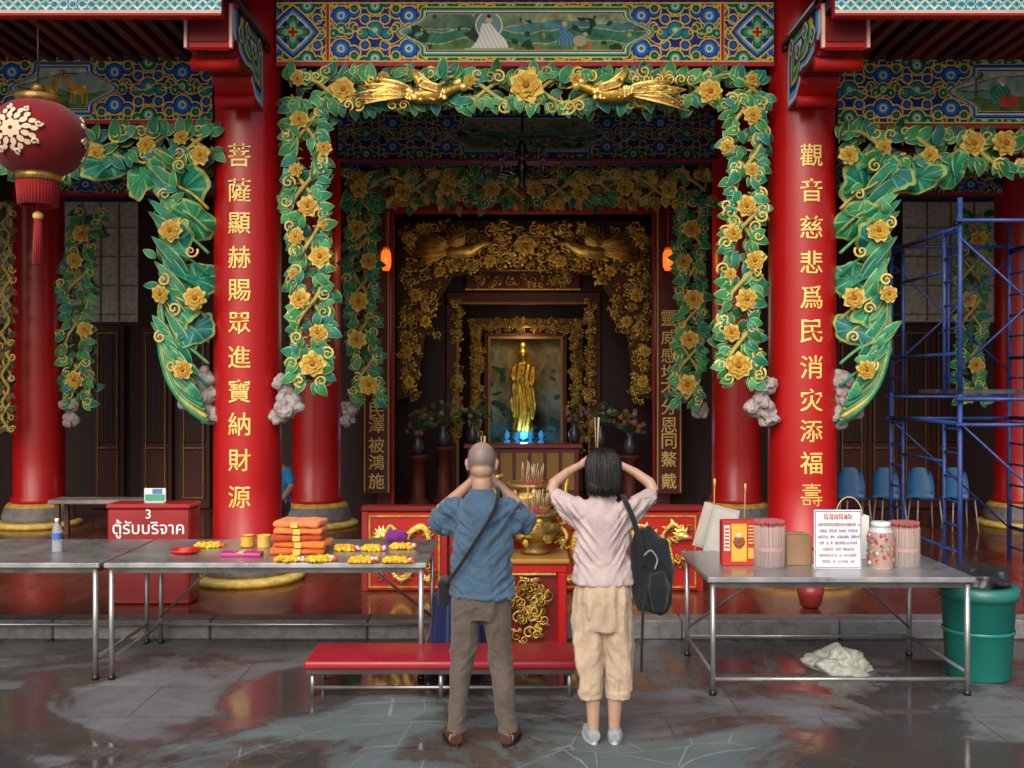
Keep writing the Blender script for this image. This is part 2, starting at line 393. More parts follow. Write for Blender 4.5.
def door(xa,xb):
    e=MB(); e.box(xa,xb,DW-.09,DW-.004,.15,2.8,(.08,.016,.012),.01)
    e.box(xa+.06,xb-.06,DW-.11,DW-.089,.3,1.0,(.09,.02,.014),.01); e.box(xa+.06,xb-.06,DW-.11,DW-.089,1.1,2.7,(.035,.012,.010),.01)
    for k in range(5): e.box(xa+.07+(xb-xa-.14)*k/5+.02,xa+.07+(xb-xa-.14)*k/5+.035,DW-.118,DW-.108,1.12,2.68,(.06,.02,.012))
    for k in range(9): e.box(xa+.07,xb-.07,DW-.12,DW-.108,1.2+k*.17,1.213+k*.17,(.06,.02,.012))
    o=fin(e,'door',M_wood,TEMPLE)
    e=MB()
    for q in (xa+.08,xb-.1): e.box(q,q+.012,DW-.125,DW-.108,.3,2.7,DGOLD)
    for zz in (.3,1.02,2.68): e.box(xa+.08,xb-.08,DW-.127,DW-.108,zz,zz+.015,DGOLD)
    fin(e,'gold_panel',M_gold,o)
for px in (92,140,178,836,868,900,932): door(XP(px,14.8),XP(px,14.8)+.46)
for xx in (-8.6,-8.1,7.4,7.9): door(xx,xx+.46)
# ------------------------------------------------ pillars
def pillar(x,y,top,R=.31,text=None):
    m=MB(); n=40
    prof=[(R+.03,.45),(R+.03,.5),(R,.53)]
    zz=[.53+(top-.53)*k/10 for k in range(1,11)]
    prof+=[(R*(1-.03*k/10),z) for k,z in enumerate(zz)]
    m.lathe(prof,(x,y,0),n,RED)
    o=fin(m,'pillar',M_lac,TEMPLE,origin=(x,y,.147))
    b=MB(); b.lathe([(R+.21,.148),(R+.22,.19),(R+.17,.215),(R+.1,.22)],(x,y,0),n,[(.8,.55,.08),(.85,.65,.2),YEL],cap=True)
    b.lathe([(R+.12,.2),(R+.13,.3),(R+.09,.4),(R+.05,.448)],(x,y,0),n,[(.25,.22,.2),(.2,.18,.18),GOLD])
    fin(b,'pillar_base',M_stone,o)
    if text:
        tm=MB()
        for ch,py in text:
            add_text(tm,ch,.205,x,y,ZP(py,y-R),(.92,.64,.17),fit=.2,bendR=R+.004,cx=x,bold=.0022)
        fin(tm,'inscription',M_goldpaint,o)
    return o
T1=list(zip("菩薩顯赫賜眾進寶納財源",[155,190,223,257,290,323,357,391,424,460,497]))
T2=list(zip("觀音慈悲爲民消灾添福壽",[155,190,227,262,297,331,367,400,431,463,495]))
XL,XR=-2.45,2.69
pillar(XL,9.5,5.7,text=T1); pillar(XR,9.5,5.7,text=T2)
pillar(-8.2,9.5,5.0); pillar(8.5,9.5,5.0)
XIL,XIR=-2.5,2.87
for x in (XIL,XIR,-6.05,6.5,-9.0,9.2): pillar(x,13.1,5.7)
# ------------------------------------------------ painted beams
def S(a,b,x): 
    return np.clip((x-a)/(b-a),0,1)
def vn(U,V,s,seed=0):
    r=np.random.RandomState(seed); out=np.zeros_like(U)
    for k in range(14):
        a=r.uniform(0,2*pi); f=s*r.uniform(.5,2.2); out+=np.sin((U*np.cos(a)+V*np.sin(a))*f+r.uniform(0,6.28))/ (f/s)**.7
    return out/5
def put(img,mask,c): img[mask]=c
def bands(img,d,t,cols):
    for k,c in enumerate(cols):
        img[d<-k*t]=c
BR=(.36,.02,.02)
def scroll(U,V,seed,fr=13.):
    # symmetrical running cloud scrolls: nested outlined lobes on a navy ground
    img=np.ones(U.shape+(3,))*np.array(NAVY)
    P=.62*12/fr
    img[(np.sin(U*38)*np.sin(V*38)>.55)]=tuple(v*1.6 for v in NAVY)
    def cloud(cx,cy,sx,sy,s,cols):
        u=np.abs(np.mod(U-cx+P/2,P)-P/2)*sx; v=(V-cy)*sy
        d=np.minimum.reduce([np.hypot(u,v-.02)-.085*s,np.hypot(u-.10*s,v+.015*s)-.062*s,np.hypot(u-.19*s,v-.045*s)-.045*s,np.hypot(u-.25*s,v-.0*s)-.028*s])
        bands(img,d,.0115*s,cols)
    G1=[YEL,DGR,DGR,GR,LGR,WHT,NAVY,YEL,BR]
    B1=[YEL,NAVY,BLUE,BLUE,LBLUE,WHT,DGR,YEL,GR]
    T1_=[YEL,NAVY,TEAL,TEAL,GR,LGR,WHT,BR,YEL]
    cloud(P*.5,-.17,1,1,1.15,B1); cloud(P*.5,.17,1,-1,1.15,B1)
    cloud(0,-.26,1,1,1.0,G1); cloud(0,.26,1,-1,1.0,G1)
    cloud(0,.0,1,1,1.05,T1_); cloud(P*.5,.0,1.15,1,.8,G1)
    # curling tendrils
    w_=np.abs(V-.11*np.sin(U*2*pi/P*1.0)*np.cos(U*2*pi/P*.5+seed)); 
    m=(np.abs(w_-.0)<.006); img[m]=YEL
    return img
def medallion(img,U,V,cx,cy,R,c=(NAVY,BLUE,LBLUE)):
    r=np.hypot(U-cx,V-cy); th=np.arctan2(V-cy,U-cx)
    d=np.abs(U-cx)*.9+np.abs(V-cy)*.9+.25*r-R*1.15
    bands(img,d,R*.09,[YEL,c[0],c[1],c[2],WHT,c[0],c[0]])
    for q,(k,cc) in enumerate([(.66,YEL),(.6,DGR),(.5,GR),(.38,LGR),(.26,YEL),(.18,RED)]):
        put(img,r<R*k*(.72+.28*np.cos(4*th)),cc)
def cartouche(img,U,V,L,h,paint,c=(DGR,GR,LGR)):
    aV=np.abs(V)
    d=np.maximum(aV-h,np.abs(U)-L+(aV/h)**1.3*.26-.05*np.cos(aV/h*pi*2))
    bands(img,d,.011,[YEL,c[0],c[1],c[2],WHT,NAVY,YEL])
    m=d<-.075; P=paint(U,V); img[m]=P[m]
def land(U,V,seed,base=((.04,.14,.11),(.26,.33,.18))):
    n=vn(U,V,6,seed); k=S(-.8,.8,n+V*4)[...,None]
    P=np.array(base[0])*(1-k)+np.array(base[1])*k
    for j,(h0,c_) in enumerate([(.06,(.07,.22,.23)),(.0,(.04,.18,.11)),(-.07,(.10,.19,.06))]):
        hh=h0+.05*vn(U,U*0+j,5,seed+j)+.02*vn(U,U*0,18,seed+9+j)
        P[V<hh]=c_; P[np.abs(V-hh)<.005]=(.4,.36,.15)
    n2=vn(U,V*1.3,26,seed+1)
    P[((n2>.6)&(V<.09+.05*n))]=(.01,.05,.03)
    P[(vn(U,V,34,seed+3)>.95)]=(.5,.32,.06)
    P[(vn(U,V,44,seed+5)>1.05)]=(.03,.06,.04)
    P[(vn(U,V,30,seed+6)>1.1)&(V<0)]=(.42,.08,.05)
    P=P*(1+.3*vn(U,V,60,seed+8)[...,None])
    return np.clip(P,0,1)
def main_paint(U,V):
    P=land(U,V,3)
    u=U+.33
    r=np.hypot(u,V-.06)
    P[(r<.12)]=(.16,.32,.31); P[(r<.125)&(r>.114)]=(.8,.74,.45)
    body=(np.abs(u+.02*np.sin(V*20))<.035+.14*S(.08,-.15,V))&(V<.08)&(V>-.15); P[body]=(.8,.8,.75)
    P[body&(np.abs(np.sin(u*80+V*40))<.22)]=(.36,.40,.40)
    P[np.hypot(u*1.1,V-.11)<.032]=(.65,.46,.33); P[np.hypot(u,V-.145)<.02]=(.03,.03,.03)
    P[(np.abs(V+.165)<.02)&(np.abs(u)<.22)]=(.3,.48,.2)
    u2=U-.36+.02*np.sin(V*30)
    body=(np.abs(u2)<.022+.07*S(.06,-.12,V))&(V<.05)&(V>-.12); P[body]=(.05,.17,.34); P[body&(np.abs(np.sin(u2*90+V*50))<.25)]=(.26,.4,.44); P[np.hypot(U-.36,V-.075)<.026]=(.6,.42,.28)
    m=np.hypot((U-.50)*.8,V+.08)<.05; P[m]=(.45,.36,.2); P[np.hypot(U-.55,V+.02)<.02]=(.55,.38,.26)
    return P
def centre_beam(U,V):
    img=scroll(np.abs(U)-.13,V,.6,12.)
    for s in(-1,1): medallion(img,U,V,s*2.12,0,.26); 
    for x in (1.8,): img[np.abs(np.abs(U)-x)<.02]=YEL; img[np.abs(np.abs(U)-x)<.012]=RED
    cartouche(img,U,V,1.14,.235,main_paint)
    e=np.abs(V)-.262; img[e>0]=YEL; img[e>.01]=NAVY; img[(e>.01)&(np.sin(U*60)>.2)]=BLUE
    return img
def paint_panel(name,x0,x1,z0,z1,y,fn,parent,res=.008,**kw):
    nx=int((x1-x0)/res); nz=int((z1-z0)/res)
    xs=np.linspace(x0,x1,nx+1); zs=np.linspace(z0,z1,nz+1)
    uc=(xs[1:]+xs[:-1])/2-(x0+x1)/2; vc=(zs[1:]+zs[:-1])/2-(z0+z1)/2
    U,V=np.meshgrid(uc,vc); img=fn(U,V)
    X,Z=np.meshgrid(xs-(x0+x1)/2,zs-z0); vs=np.stack([X.ravel(),np.zeros(X.size),Z.ravel()],1)
    i=np.arange(nz)[:,None]*(nx+1)+np.arange(nx)[None]; i=i.ravel()
    fs=np.stack([i,i+1,i+nx+2,i+nx+1],1)
    me=mesh_from(vs.tolist(),fs.tolist(),img.reshape(-1,3),[False]*len(fs),name); me.materials.append(M_mural)
    ob=bpy.data.objects.new(name,me); place(ob,Vector(((x0+x1)/2,y,z0)),parent); return ob
def beam(x0,x1,y0,y1,z0,z1,fn,res=.008,col=NAVY,name='beam'):
    m=MB(); m.box(x0,x1,y0,y1,z0,z1,col,.012); m.box(x0,x1,y0-.03,y0-.001,z0-.02,z0+.012,RED); m.box(x0,x1,y0-.03,y0-.001,z1-.012,z1+.02,RED)
    o=fin(m,name,M_paint,TEMPLE); paint_panel('beam_painting',x0,x1,z0+.014,z1-.014,y0-.004,fn,o,res); return o
beam(XL+.3,XR-.3,9.35,9.75,4.865,5.46,centre_beam,.006)
m=MB(); m.box(XL+.3,XR-.3,9.4,9.75,5.49,6.1,NAVY,.01); fin(m,'beam',M_paint,TEMPLE)
def side_fn(kind,off):
    def f(U,V):
        img=scroll(np.abs(U-off)-.16,V,2.1,12.)
        def P(A,B):
            b=np.ones(A.shape+(3,))*np.array((.46,.48,.40)); n=vn(A,B,8,11)
            for j,(h0,c_) in enumerate([(.08,(.25,.37,.32)),(.0,(.16,.28,.17)),(-.08,(.08,.19,.05))]):
                hh=h0+.05*vn(A,A*0+j,7,31+j)+.015*vn(A,A*0,24,41+j); b[B<hh]=c_; b[np.abs(B-hh)<.005]=(.06,.08,.05)
            b[vn(A,B,26,4)>.85]=(.03,.11,.06); b[vn(A,B,36,14)>1.0]=(.42,.32,.08)
            if kind=='deer':
                for cx_,sx in((-.14,1),(.14,-1)):
                    b[np.hypot((A-cx_)/1.9,B+.01)<.05]=(.6,.32,.04)
                    for q in(-.07,-.035,.04,.075): b[(np.abs(A-cx_-q)<.01)&(B<0)&(B>-.14)]=(.5,.27,.04)
                    b[np.hypot(A-cx_-sx*.1,B-.08)<.032]=(.6,.32,.04); b[(np.abs(A-cx_-sx*.085)<.02)&(B>0)&(B<.08)]=(.6,.32,.04)
                    for q in(0,.03): b[(np.abs(A-cx_-sx*(.1+q)-(B-.1)*.3*sx)<.005)&(B>.09)&(B<.17)]=(.2,.1,.03)
                    b[(np.hypot((A-cx_)/1.9,B+.01)<.045)&(vn(A,B,90,2)>.7)]=(.85,.7,.4)
            else:
                b[(np.hypot((A+.02)*.9,B+.02)<.09)]=(.03,.22,.14); b[(np.hypot((A+.02)*.9,B+.02)<.09)&(np.abs(np.sin(A*70+B*50))<.2)]=(.2,.42,.28); b[(np.hypot(A-.06,(B+.09)*1.6)<.1)]=(.5,.07,.04); b[np.hypot(A,B-.1)<.038]=(.6,.42,.28); b[np.hypot(A-.005,B-.065)<.018]=(.8,.8,.78)
                b[(np.abs(A+.24)<.012)&(B>-.05)&(B<.16)]=(.15,.09,.04); b[np.hypot(A+.24,(B-.15)*1.5)<.07]=(.04,.16,.06)
            return np.clip(b*(1+.2*vn(A,B,60,8)[...,None]),0,1)
        cartouche(img,U-off,V,.46,.255,P,(NAVY,BLUE,LBLUE))
        e=np.abs(V)-.28; img[e>0]=YEL; img[e>.01]=DGR
        return img
    return f
beam(XL-.3-2.6,XL-.29,9.37,9.7,4.345,4.962,side_fn('deer',-.06),.0065)
beam(XR+.29,XR+.3+2.6,9.37,9.7,4.30,4.95,side_fn('man',.2),.0065)
beam(-7.9,XL-2.902,9.37,9.7,4.345,4.962,side_fn('deer',0),.02); beam(XR+2.902,8.2,9.37,9.7,4.30,4.95,side_fn('man',0),.02)
def inner_fn(U,V):
    img=scroll(np.abs(U),V,1.2,11.)
    cartouche(img,U,V,1.0,.25,lambda a,b:land(a,b,9),(NAVY,BLUE,LBLUE))
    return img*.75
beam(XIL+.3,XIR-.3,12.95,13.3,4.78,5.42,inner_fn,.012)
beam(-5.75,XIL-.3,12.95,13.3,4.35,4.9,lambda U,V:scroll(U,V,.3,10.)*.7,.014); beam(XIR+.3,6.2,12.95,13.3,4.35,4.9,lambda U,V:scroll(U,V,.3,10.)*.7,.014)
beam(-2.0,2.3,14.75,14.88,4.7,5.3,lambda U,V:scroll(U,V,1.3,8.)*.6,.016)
def fas(U,V):
    img=np.ones(U.shape+(3,))*np.array(TEAL)
    img[np.abs(V-.03*np.cos(U*44))<.012]=WHT; img[np.abs(V+.03*np.cos(U*44))<.012]=(.35,.55,.6); img[np.abs(V)>.05]=(.6,.42,.35); return img
for xa,xb in((-9.4,-2.25),(2.5,9.6)):
    m=MB(); m.box(xa,xb,7.93,8.02,4.80,5.06,RED,.008); m.box(xa,xb,7.86,7.929,5.0,5.06,DRED)
    o=fin(m,'fascia',M_paint,TEMPLE); paint_panel('fascia_painting',xa,xb,4.82,4.96,7.924,fas,o,.012)
# ------------------------------------------------ brackets
def bracket(x):
    m=MB()
    prof=[(9.25,4.42),(9.0,4.44),(8.86,4.55),(8.82,4.66),(8.62,4.64),(8.45,4.68),(8.36,4.78),(8.3,4.74),(8.22,4.80),(8.2,5.02),(8.3,5.12),(9.25,5.12)]
    def ext(pr,x0,x1,col,ce=None):
        n=len(pr); vs=[(x0,a,b) for a,b in pr]+[(x1,a,b) for a,b in pr]
        fs=[tuple(range(n)),tuple(range(2*n-1,n-1,-1))]+[(i,i+n,(i+1)%n+n,(i+1)%n) for i in range(n)]
        m.add(vs,fs,[col,col]+[ce or col]*n)
    ext(prof,x-.17,x+.17,BLUE,RED)
    cy,cz=8.85,4.85
    for k,cc in enumerate([WHT,LBLUE,NAVY,YEL,GR,LGR,NAVY,WHT]):
        s=.95-.11*k; pr=[((a-cy)*s+cy,(b-cz)*s+cz) for a,b in prof]; e=.17+.003*(k+1); ext(pr,x-e,x+e,cc,cc)
    for j in range(4):
        for k,(rr,cc) in enumerate([(.075,YEL),(.062,WHT),(.05,BLUE),(.034,GR),(.018,YEL)]):
            for sg in(-1,1):
                pts=[(x+sg*(.197+.002*k),8.4+j*.21+rr*math.cos(a)*(1+.15*math.cos(4*a)),4.86+(.06 if j%2 else -.04)+rr*math.sin(a)) for a in np.linspace(0,2*pi,24,endpoint=False)]
                m.add(pts,[tuple(range(24))],cc)
    m.box(x-.21,x+.21,8.17,8.3,4.98,5.1,RED,.02); m.box(x-.23,x+.23,8.14,8.4,5.102,5.16,(.7,.3,.27),.01)
    m.box(x-.18,x+.18,8.175,8.21,4.62,4.975,RED,.02); m.box(x-.18,x+.18,8.3,8.86,4.60,4.66,DRED,.015)
    for q in(-1,1): m.box(x+q*.18-.012,x+q*.18+.012,8.15,8.19,4.63,4.98,(.75,.45,.4))
    m.box(x-.15,x+.15,8.162,8.174,4.68,4.93,DRED,.004)
    m.tube([(x-.19,8.36,4.56),(x+.19,8.36,4.56)],.055,12,RED); m.tube([(x-.17,8.95,4.42),(x+.17,8.95,4.42)],.05,12,RED)
    fin(m,'bracket',M_paint,TEMPLE)
bracket(XL+.03); bracket(XR-.03)
# ------------------------------------------------ carved garlands
def resample(path,n):
    P=[Vector((p[0],0,p[1])) for p in path]; L=[0]
    for a,b in zip(P,P[1:]): L.append(L[-1]+(b-a).length)
    out=[]
    for i in range(n):
        s=L[-1]*i/(n-1); k=0
        while k<len(P)-2 and L[k+1]<s: k+=1
        u=(s-L[k])/max(1e-6,L[k+1]-L[k]); q=P[k].lerp(P[k+1],u); tg=(P[k+1]-P[k]).normalized(); out.append((q,tg))
    return out,L[-1]
def fm(x,y,z,ang,tilt=0,roll=0):
    X=Vector((math.cos(ang),0,math.sin(ang))); Z=Vector((0,-1,0)); Y=Z.cross(X)
    M=Matrix((X,Y,Z)).transposed().to_4x4()
    return Matrix.Translation((x,y,z))@M@Matrix.Rotation(tilt,4,'Y')@Matrix.Rotation(roll,4,'X')
FL=[]
for k in range(3):
    f=MB(); f.flower(Matrix.Rotation(pi/2,4,'X'),1,(.86,.60,.14),(.66,.39,.05),(.5,.16,.03),k); FL.append(mesh_from(f.v,f.f,f.c,f.s,'flower')); FL[-1].materials.append(M_gold)
def put_flower(parent,x,y,z,R,i=[0]):
    i[0]+=1; R*=.88; o=bpy.data.objects.new('flower',FL[i[0]%3]); place(o,Vector((x,y,z)),parent); o.scale=(R,R*.6,R); o.rotation_euler=(rnd.uniform(-.12,.06),rnd.uniform(0,6.28),0); return o
GLEAF=[((.015,.15,.045),(.38,.38,.10)),((.02,.22,.06),(.34,.44,.14)),((.03,.27,.09),(.42,.48,.16)),((.01,.18,.10),(.22,.44,.22)),((.05,.32,.13),(.46,.50,.2)),((.02,.18,.14),(.2,.42,.3))]
GOLDL=[(GOLD,LGOLD),(DGOLD,GOLD),(GOLD,DGOLD)]
def spiral(m,c,R,y,rot,hand_,col,th=.014,turns=1.4,n=16):
    P=[]
    for i in range(n):
        u=i/(n-1); a=rot+hand_*u*turns*2*pi; r_=R*(1-u*.85); P.append((c[0]+r_*math.cos(a),y-.02-.03*u,c[1]+r_*math.sin(a)))
    m.tube(P,[th*(1-.5*i/n) for i in range(n)],6,col)
def garland(path,y,width,step,flowers,seed=0,leafL=.15,pal=GLEAF,stem=(.5,.4,.1),mat=None,name='garland_carving',nst=2,depth=.04,curlp=.5,per=3,under=50):
    r=random.Random(seed); m=MB(); pts,L=resample(path,70)
    for sgn in range(nst):
        tp=[];ph=sgn*pi+seed
        for i,(q,tg) in enumerate(pts):
            nrm=Vector((-tg.z,0,tg.x)); s=L*i/(len(pts)-1)
            o=math.sin(s*2*pi/(width*2.4)+ph)*width*.32; tp.append(Vector((q.x+nrm.x*o,y-.06-.02*math.sin(s*5+ph),q.z+nrm.z*o)))
        m.tube(tp,.021,6,stem)
    nu=int(L*width*under); pu,_=resample(path,max(2,nu))
    for i,(q,tg) in enumerate(pu):
        nrm=Vector((-tg.z,0,tg.x)); o=r.uniform(-1,1)*width*.38; ci,ce=r.choice(pal)
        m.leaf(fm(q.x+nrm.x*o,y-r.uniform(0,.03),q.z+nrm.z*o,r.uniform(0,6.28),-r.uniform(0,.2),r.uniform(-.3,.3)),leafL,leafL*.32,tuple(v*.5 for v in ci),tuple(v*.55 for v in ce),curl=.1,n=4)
    n=max(3,int(L/step)); pt2,_=resample(path,n)
    for i,(q,tg) in enumerate(pt2):
        nrm=Vector((-tg.z,0,tg.x)); base=math.atan2(tg.z,tg.x); s=L*i/(n-1)
        for sd_ in (-1,1):
            o=sd_*width*r.uniform(.10,.30); c=q+nrm*o+tg*r.uniform(-.4,.4)*step
            main=base+sd_*pi/2*r.uniform(.25,1.0)
            if r.random()<curlp:
                spiral(m,(c.x+nrm.x*sd_*.05,c.z+nrm.z*sd_*.05),leafL*.42,y-.06,r.uniform(0,6.28),r.choice([-1,1]),LGOLD if r.random()<.75 else stem,.012)
            m.tube([(q.x+nrm.x*o*.4,y-.02,q.z+nrm.z*o*.4),(c.x,y-.05,c.z)],.010,5,stem)
            for k in range(per):
                da=(k-(per-1)/2)*r.uniform(.6,.95); ci,ce=r.choice(pal); LL=leafL*r.uniform(.75,1.1)*(1.1 if k==per//2 else .9)
                m.leaf(fm(c.x,y-.05-r.uniform(0,depth),c.z,main+da,-r.uniform(.0,.1),r.uniform(-.15,.15)),LL,LL*.30,ci,ce,curl=r.uniform(-.05,.12),bend=r.uniform(-.15,.15))
    o=fin(m,name,mat or M_relief,TEMPLE)
    for (x,z,R) in flowers: put_flower(o,x,y-depth-.06,z,R)
    return o
D=9.3
def q(px,py,R,d=D): return (XP(px,d),ZP(py,d),R)
cz=ZP(92,D)
garland([(XP(292,D),cz),(XP(758,D),cz+.01)],D,.40,.088,[q(345,93,.14),(XP(526,D),ZP(89,D),.19),q(708,95,.14),q(300,82,.08),q(750,82,.08),q(470,84,.07),q(575,82,.07),q(385,80,.06),q(662,80,.06)],1)
garland([(XP(308,D),ZP(108,D)),(XP(306,D),ZP(200,D)),(XP(314,D),ZP(300,D)),(XP(312,D),ZP(380,D))],D,.44,.074,[q(302,122,.11),q(310,208,.12),q(298,238,.10),q(322,258,.13),q(302,300,.12),q(320,333,.10),q(315,364,.15),q(326,150,.09),q(298,172,.08),q(326,225,.07),q(296,275,.07)],2)
garland([(XP(743,D),ZP(108,D)),(XP(744,D),ZP(200,D)),(XP(737,D),ZP(300,D)),(XP(738,D),ZP(380,D))],D,.44,.074,[q(750,118,.11),q(744,208,.12),q(731,235,.10),q(752,262,.11),q(744,300,.13),q(729,333,.10),q(736,366,.15),q(725,150,.09),q(750,172,.08),q(728,275,.07)],3)
def phoenix(px,py,flip):
    m=MB(); x,z=XP(px,D),ZP(py,D); y=D-.13
    f=flip
    m.tube([(x+f*.36,y,z+.05),(x+f*.29,y-.02,z+.06),(x+f*.2,y-.03,z+.02),(x+f*.1,y-.04,z-.02),(x-f*.06,y-.04,z-.03),(x-f*.22,y-.02,z-.01)],[.012,.032,.04,.075,.07,.03],10,GOLD)
    m.ell((x+f*.33,y-.02,z+.055),(.045,.035,.038),LGOLD); m.tube([(x+f*.35,y-.02,z+.055),(x+f*.43,y-.02,z+.03)],[.018,.003],6,GOLD)
    for k in range(4): m.leaf(fm(x+f*.3,y-.02,z+.08,pi/2+f*(.3+k*.3)),.07,.014,LGOLD,GOLD)
    # broad tail plumes with eyes
    for k in range(5):
        a=(pi+.16-k*.08) if f>0 else (-.16+k*.08)
        L_=.60-.05*k; bd=.12*(1 if k%2 else -1)
        m.leaf(fm(x-f*.10,y-.03-.008*k,z,a,0),L_,.05,GOLD if k%2 else DGOLD,LGOLD,curl=.02,n=12,ew=.7,bend=bd)
        for j in range(5):
            M_=fm(x-f*.10,y-.045-.008*k,z,a,0)@Matrix.Translation((L_*(.3+.14*j),bd*L_*(.3+.14*j)**2,.06*L_)); m.ell((0,0,0),(.022,.012,.008),LGOLD if j%2 else DGOLD,8,5,M=M_)
    # raised wing in layered feathers
    for lay in range(3):
        for k in range(6):
            a=(pi-.2-k*.15+lay*.1) if f>0 else (.2+k*.15-lay*.1)
            m.leaf(fm(x+f*(.14-.025*k),y-.07-.02*lay,z+.02,a,-.05),.24-.06*lay,.036,[GOLD,LGOLD,DGOLD][lay],[LGOLD,DGOLD,LGOLD][lay],ew=.7)
    for i in range(40):
        m.leaf(fm(x+f*rnd.uniform(-.14,.2),y-.09,z+rnd.uniform(-.07,.02),pi if f>0 else 0,-.2),.05,.022,LGOLD,DGOLD)
    for k in range(6): spiral(m,(x-f*(.2+.1*k),z+rnd.choice([.11,-.11])),.05,y,k,f,LGOLD,.012)
    fin(m,'phoenix_carving',M_gold,TEMPLE)
phoenix(428,98,1); phoenix(612,97,-1)
def lotus_leaf(m,c,R,ang,tilt,squash,colA,vein,rim,n=40):
    vs=[];fs=[];cs=[]; rings=8
    for i in range(rings+1):
        u=i/rings
        for k in range(n):
            a=2*pi*k/n; rr=R*u*(1+.07*math.sin(a*4+c[0]*9)*u+.04*math.sin(a*9+c[2]*7)*u)
            vs.append((rr*math.cos(a),rr*math.sin(a)*squash,R*(.10*u*u*math.sin(a*5+c[2]*5)-.22*u*u*u+.12*u)+ (.008 if k%5==0 else 0)*u))
    for i in range(rings):
        for k in range(n):
            k2=(k+1)%n; fs.append((i*n+k,i*n+k2,(i+1)*n+k2,(i+1)*n+k))
            sh=.8+.4*abs(math.sin(k*pi/5)); cs.append(rim if i==rings-1 else (vein if k%5==0 and i>0 else tuple(v*sh for v in colA)))
    m.add(vs,fs,cs,True,fm(c[0],c[1],c[2],ang,tilt))
def smoothpath(P,k=5):
    P=[Vector(a) for a in P]; n=len(P); PP=[]
    for i in range(n-1):
        p0=P[max(0,i-1)];p1=P[i];p2=P[i+1];p3=P[min(n-1,i+2)]
        for j in range(k):
            u=j/k; PP.append(.5*((2*p1)+(p2-p0)*u+(2*p0-5*p1+4*p2-p3)*u*u+(3*p1-p0-3*p2+p3)*u**3))
    PP.append(P[-1]); return PP
LCOL=[((.01,.18,.10),(.10,.40,.22)),((.02,.24,.10),(.16,.44,.18)),((.01,.15,.13),(.07,.34,.26))]
def lotus_panel(f,yy=9.32):
    px=(lambda a:XP(a,yy)) if f>0 else (lambda a:XP(1048.5-a,yy))
    pz=lambda b:ZP(b,yy)
    A_=lambda a:a if f>0 else pi-a
    m=MB(); r=random.Random(5+f)
    for i,(a,b,R,an,sq,tl) in enumerate([(186,190,.29,.5,.7,-.5),(197,222,.24,-.6,.62,.5),(178,246,.25,1.1,.66,-.45),(198,280,.23,.2,.7,.5),(180,306,.26,-.9,.62,-.45),(199,330,.2,.6,.7,.4),(182,350,.17,1.3,.6,-.4),(172,168,.18,.1,.6,.6)]):
        ca,ve=LCOL[i%3]; lotus_leaf(m,(px(a),yy-.05-.035*(i%3),pz(b)),R,A_(an),tl,sq,ca,ve,(.30,.42,.10))
    cols=[(.02,.24,.12),(.14,.40,.16),(.58,.44,.10),(.03,.30,.18),(.30,.42,.12)]
    for k in range(9):
        o=k*3.6
        P=[(px(212-o*.3),yy-.05-.02*(k%3),pz(424-o)),(px(188-o*.4),yy-.09,pz(406-o)),(px(169-o*.2+k),yy-.11,pz(374-o)),(px(162+o*.15),yy-.12,pz(326-o*1.4)),(px(170+o*.2),yy-.12,pz(272-o*1.6)),(px(158+o*.9),yy-.09,pz(212-o*1.2))]
        PP=smoothpath(P); m.tube(PP,[.022*(1-.6*i/len(PP)) for i in range(len(PP))],6,cols[k%5])
    # long sweeping plumes along the outer edge
    for k in range(16):
        b=392-k*13; m.leaf(fm(px(196-k*.6),yy-.09-.004*(k%4),pz(b),A_(pi*.60+.02*k)+r.uniform(-.1,.1),-.08),.46,.048,[(.02,.24,.13),(.08,.34,.16),(.01,.17,.12)][k%3],[(.14,.46,.22),(.5,.45,.12)][k%2],curl=.1,n=12,ew=.8,bend=.22*f)
    for k in range(10):
        b=168+k*22; P=smoothpath([(px(210),yy-.04,pz(b+20)),(px(196),yy-.13,pz(b+6)),(px(178),yy-.15,pz(b-4)),(px(168),yy-.12,pz(b-20))]); m.tube(P,[.016*(1-.5*i/len(P)) for i in range(len(P))],6,cols[(k*2)%5])
    for k in range(16):
        b=400-k*4; m.leaf(fm(px(204-k*1.8),yy-.1-.003*k,pz(b),A_(pi*.7)+r.uniform(-.2,.2),-.1),.28,.04,[(.03,.28,.14),(.10,.38,.16),(.02,.2,.12)][k%3],[(.12,.45,.2),(.5,.45,.12)][k%2],curl=.15,n=8,bend=.15*f)
    for k in range(14):
        u=r.random(); b=150+u*225; a=190-14*math.sin(u*pi)+r.uniform(-22,18)
        ci,ce=r.choice(GLEAF); m.leaf(fm(px(a),yy-r.uniform(.10,.17),pz(b),r.uniform(0,6.28),-.2,r.uniform(-.3,.3)),r.uniform(.12,.18),.036,ci,ce,curl=.2)
    for k in range(8): spiral(m,(px(188+r.uniform(-24,15)),pz(170+k*28)),.06,yy-.15,r.uniform(0,6),r.choice([-1,1]),LGOLD,.012)
    o=fin(m,'lotus_carving',M_relief,TEMPLE)
    for (a,b,R) in [(178,234,.13),(207,160,.11),(202,300,.13),(168,296,.10),(190,370,.11)]: put_flower(o,px(a),yy-.2,pz(b),R)
lotus_panel(1); lotus_panel(-1)
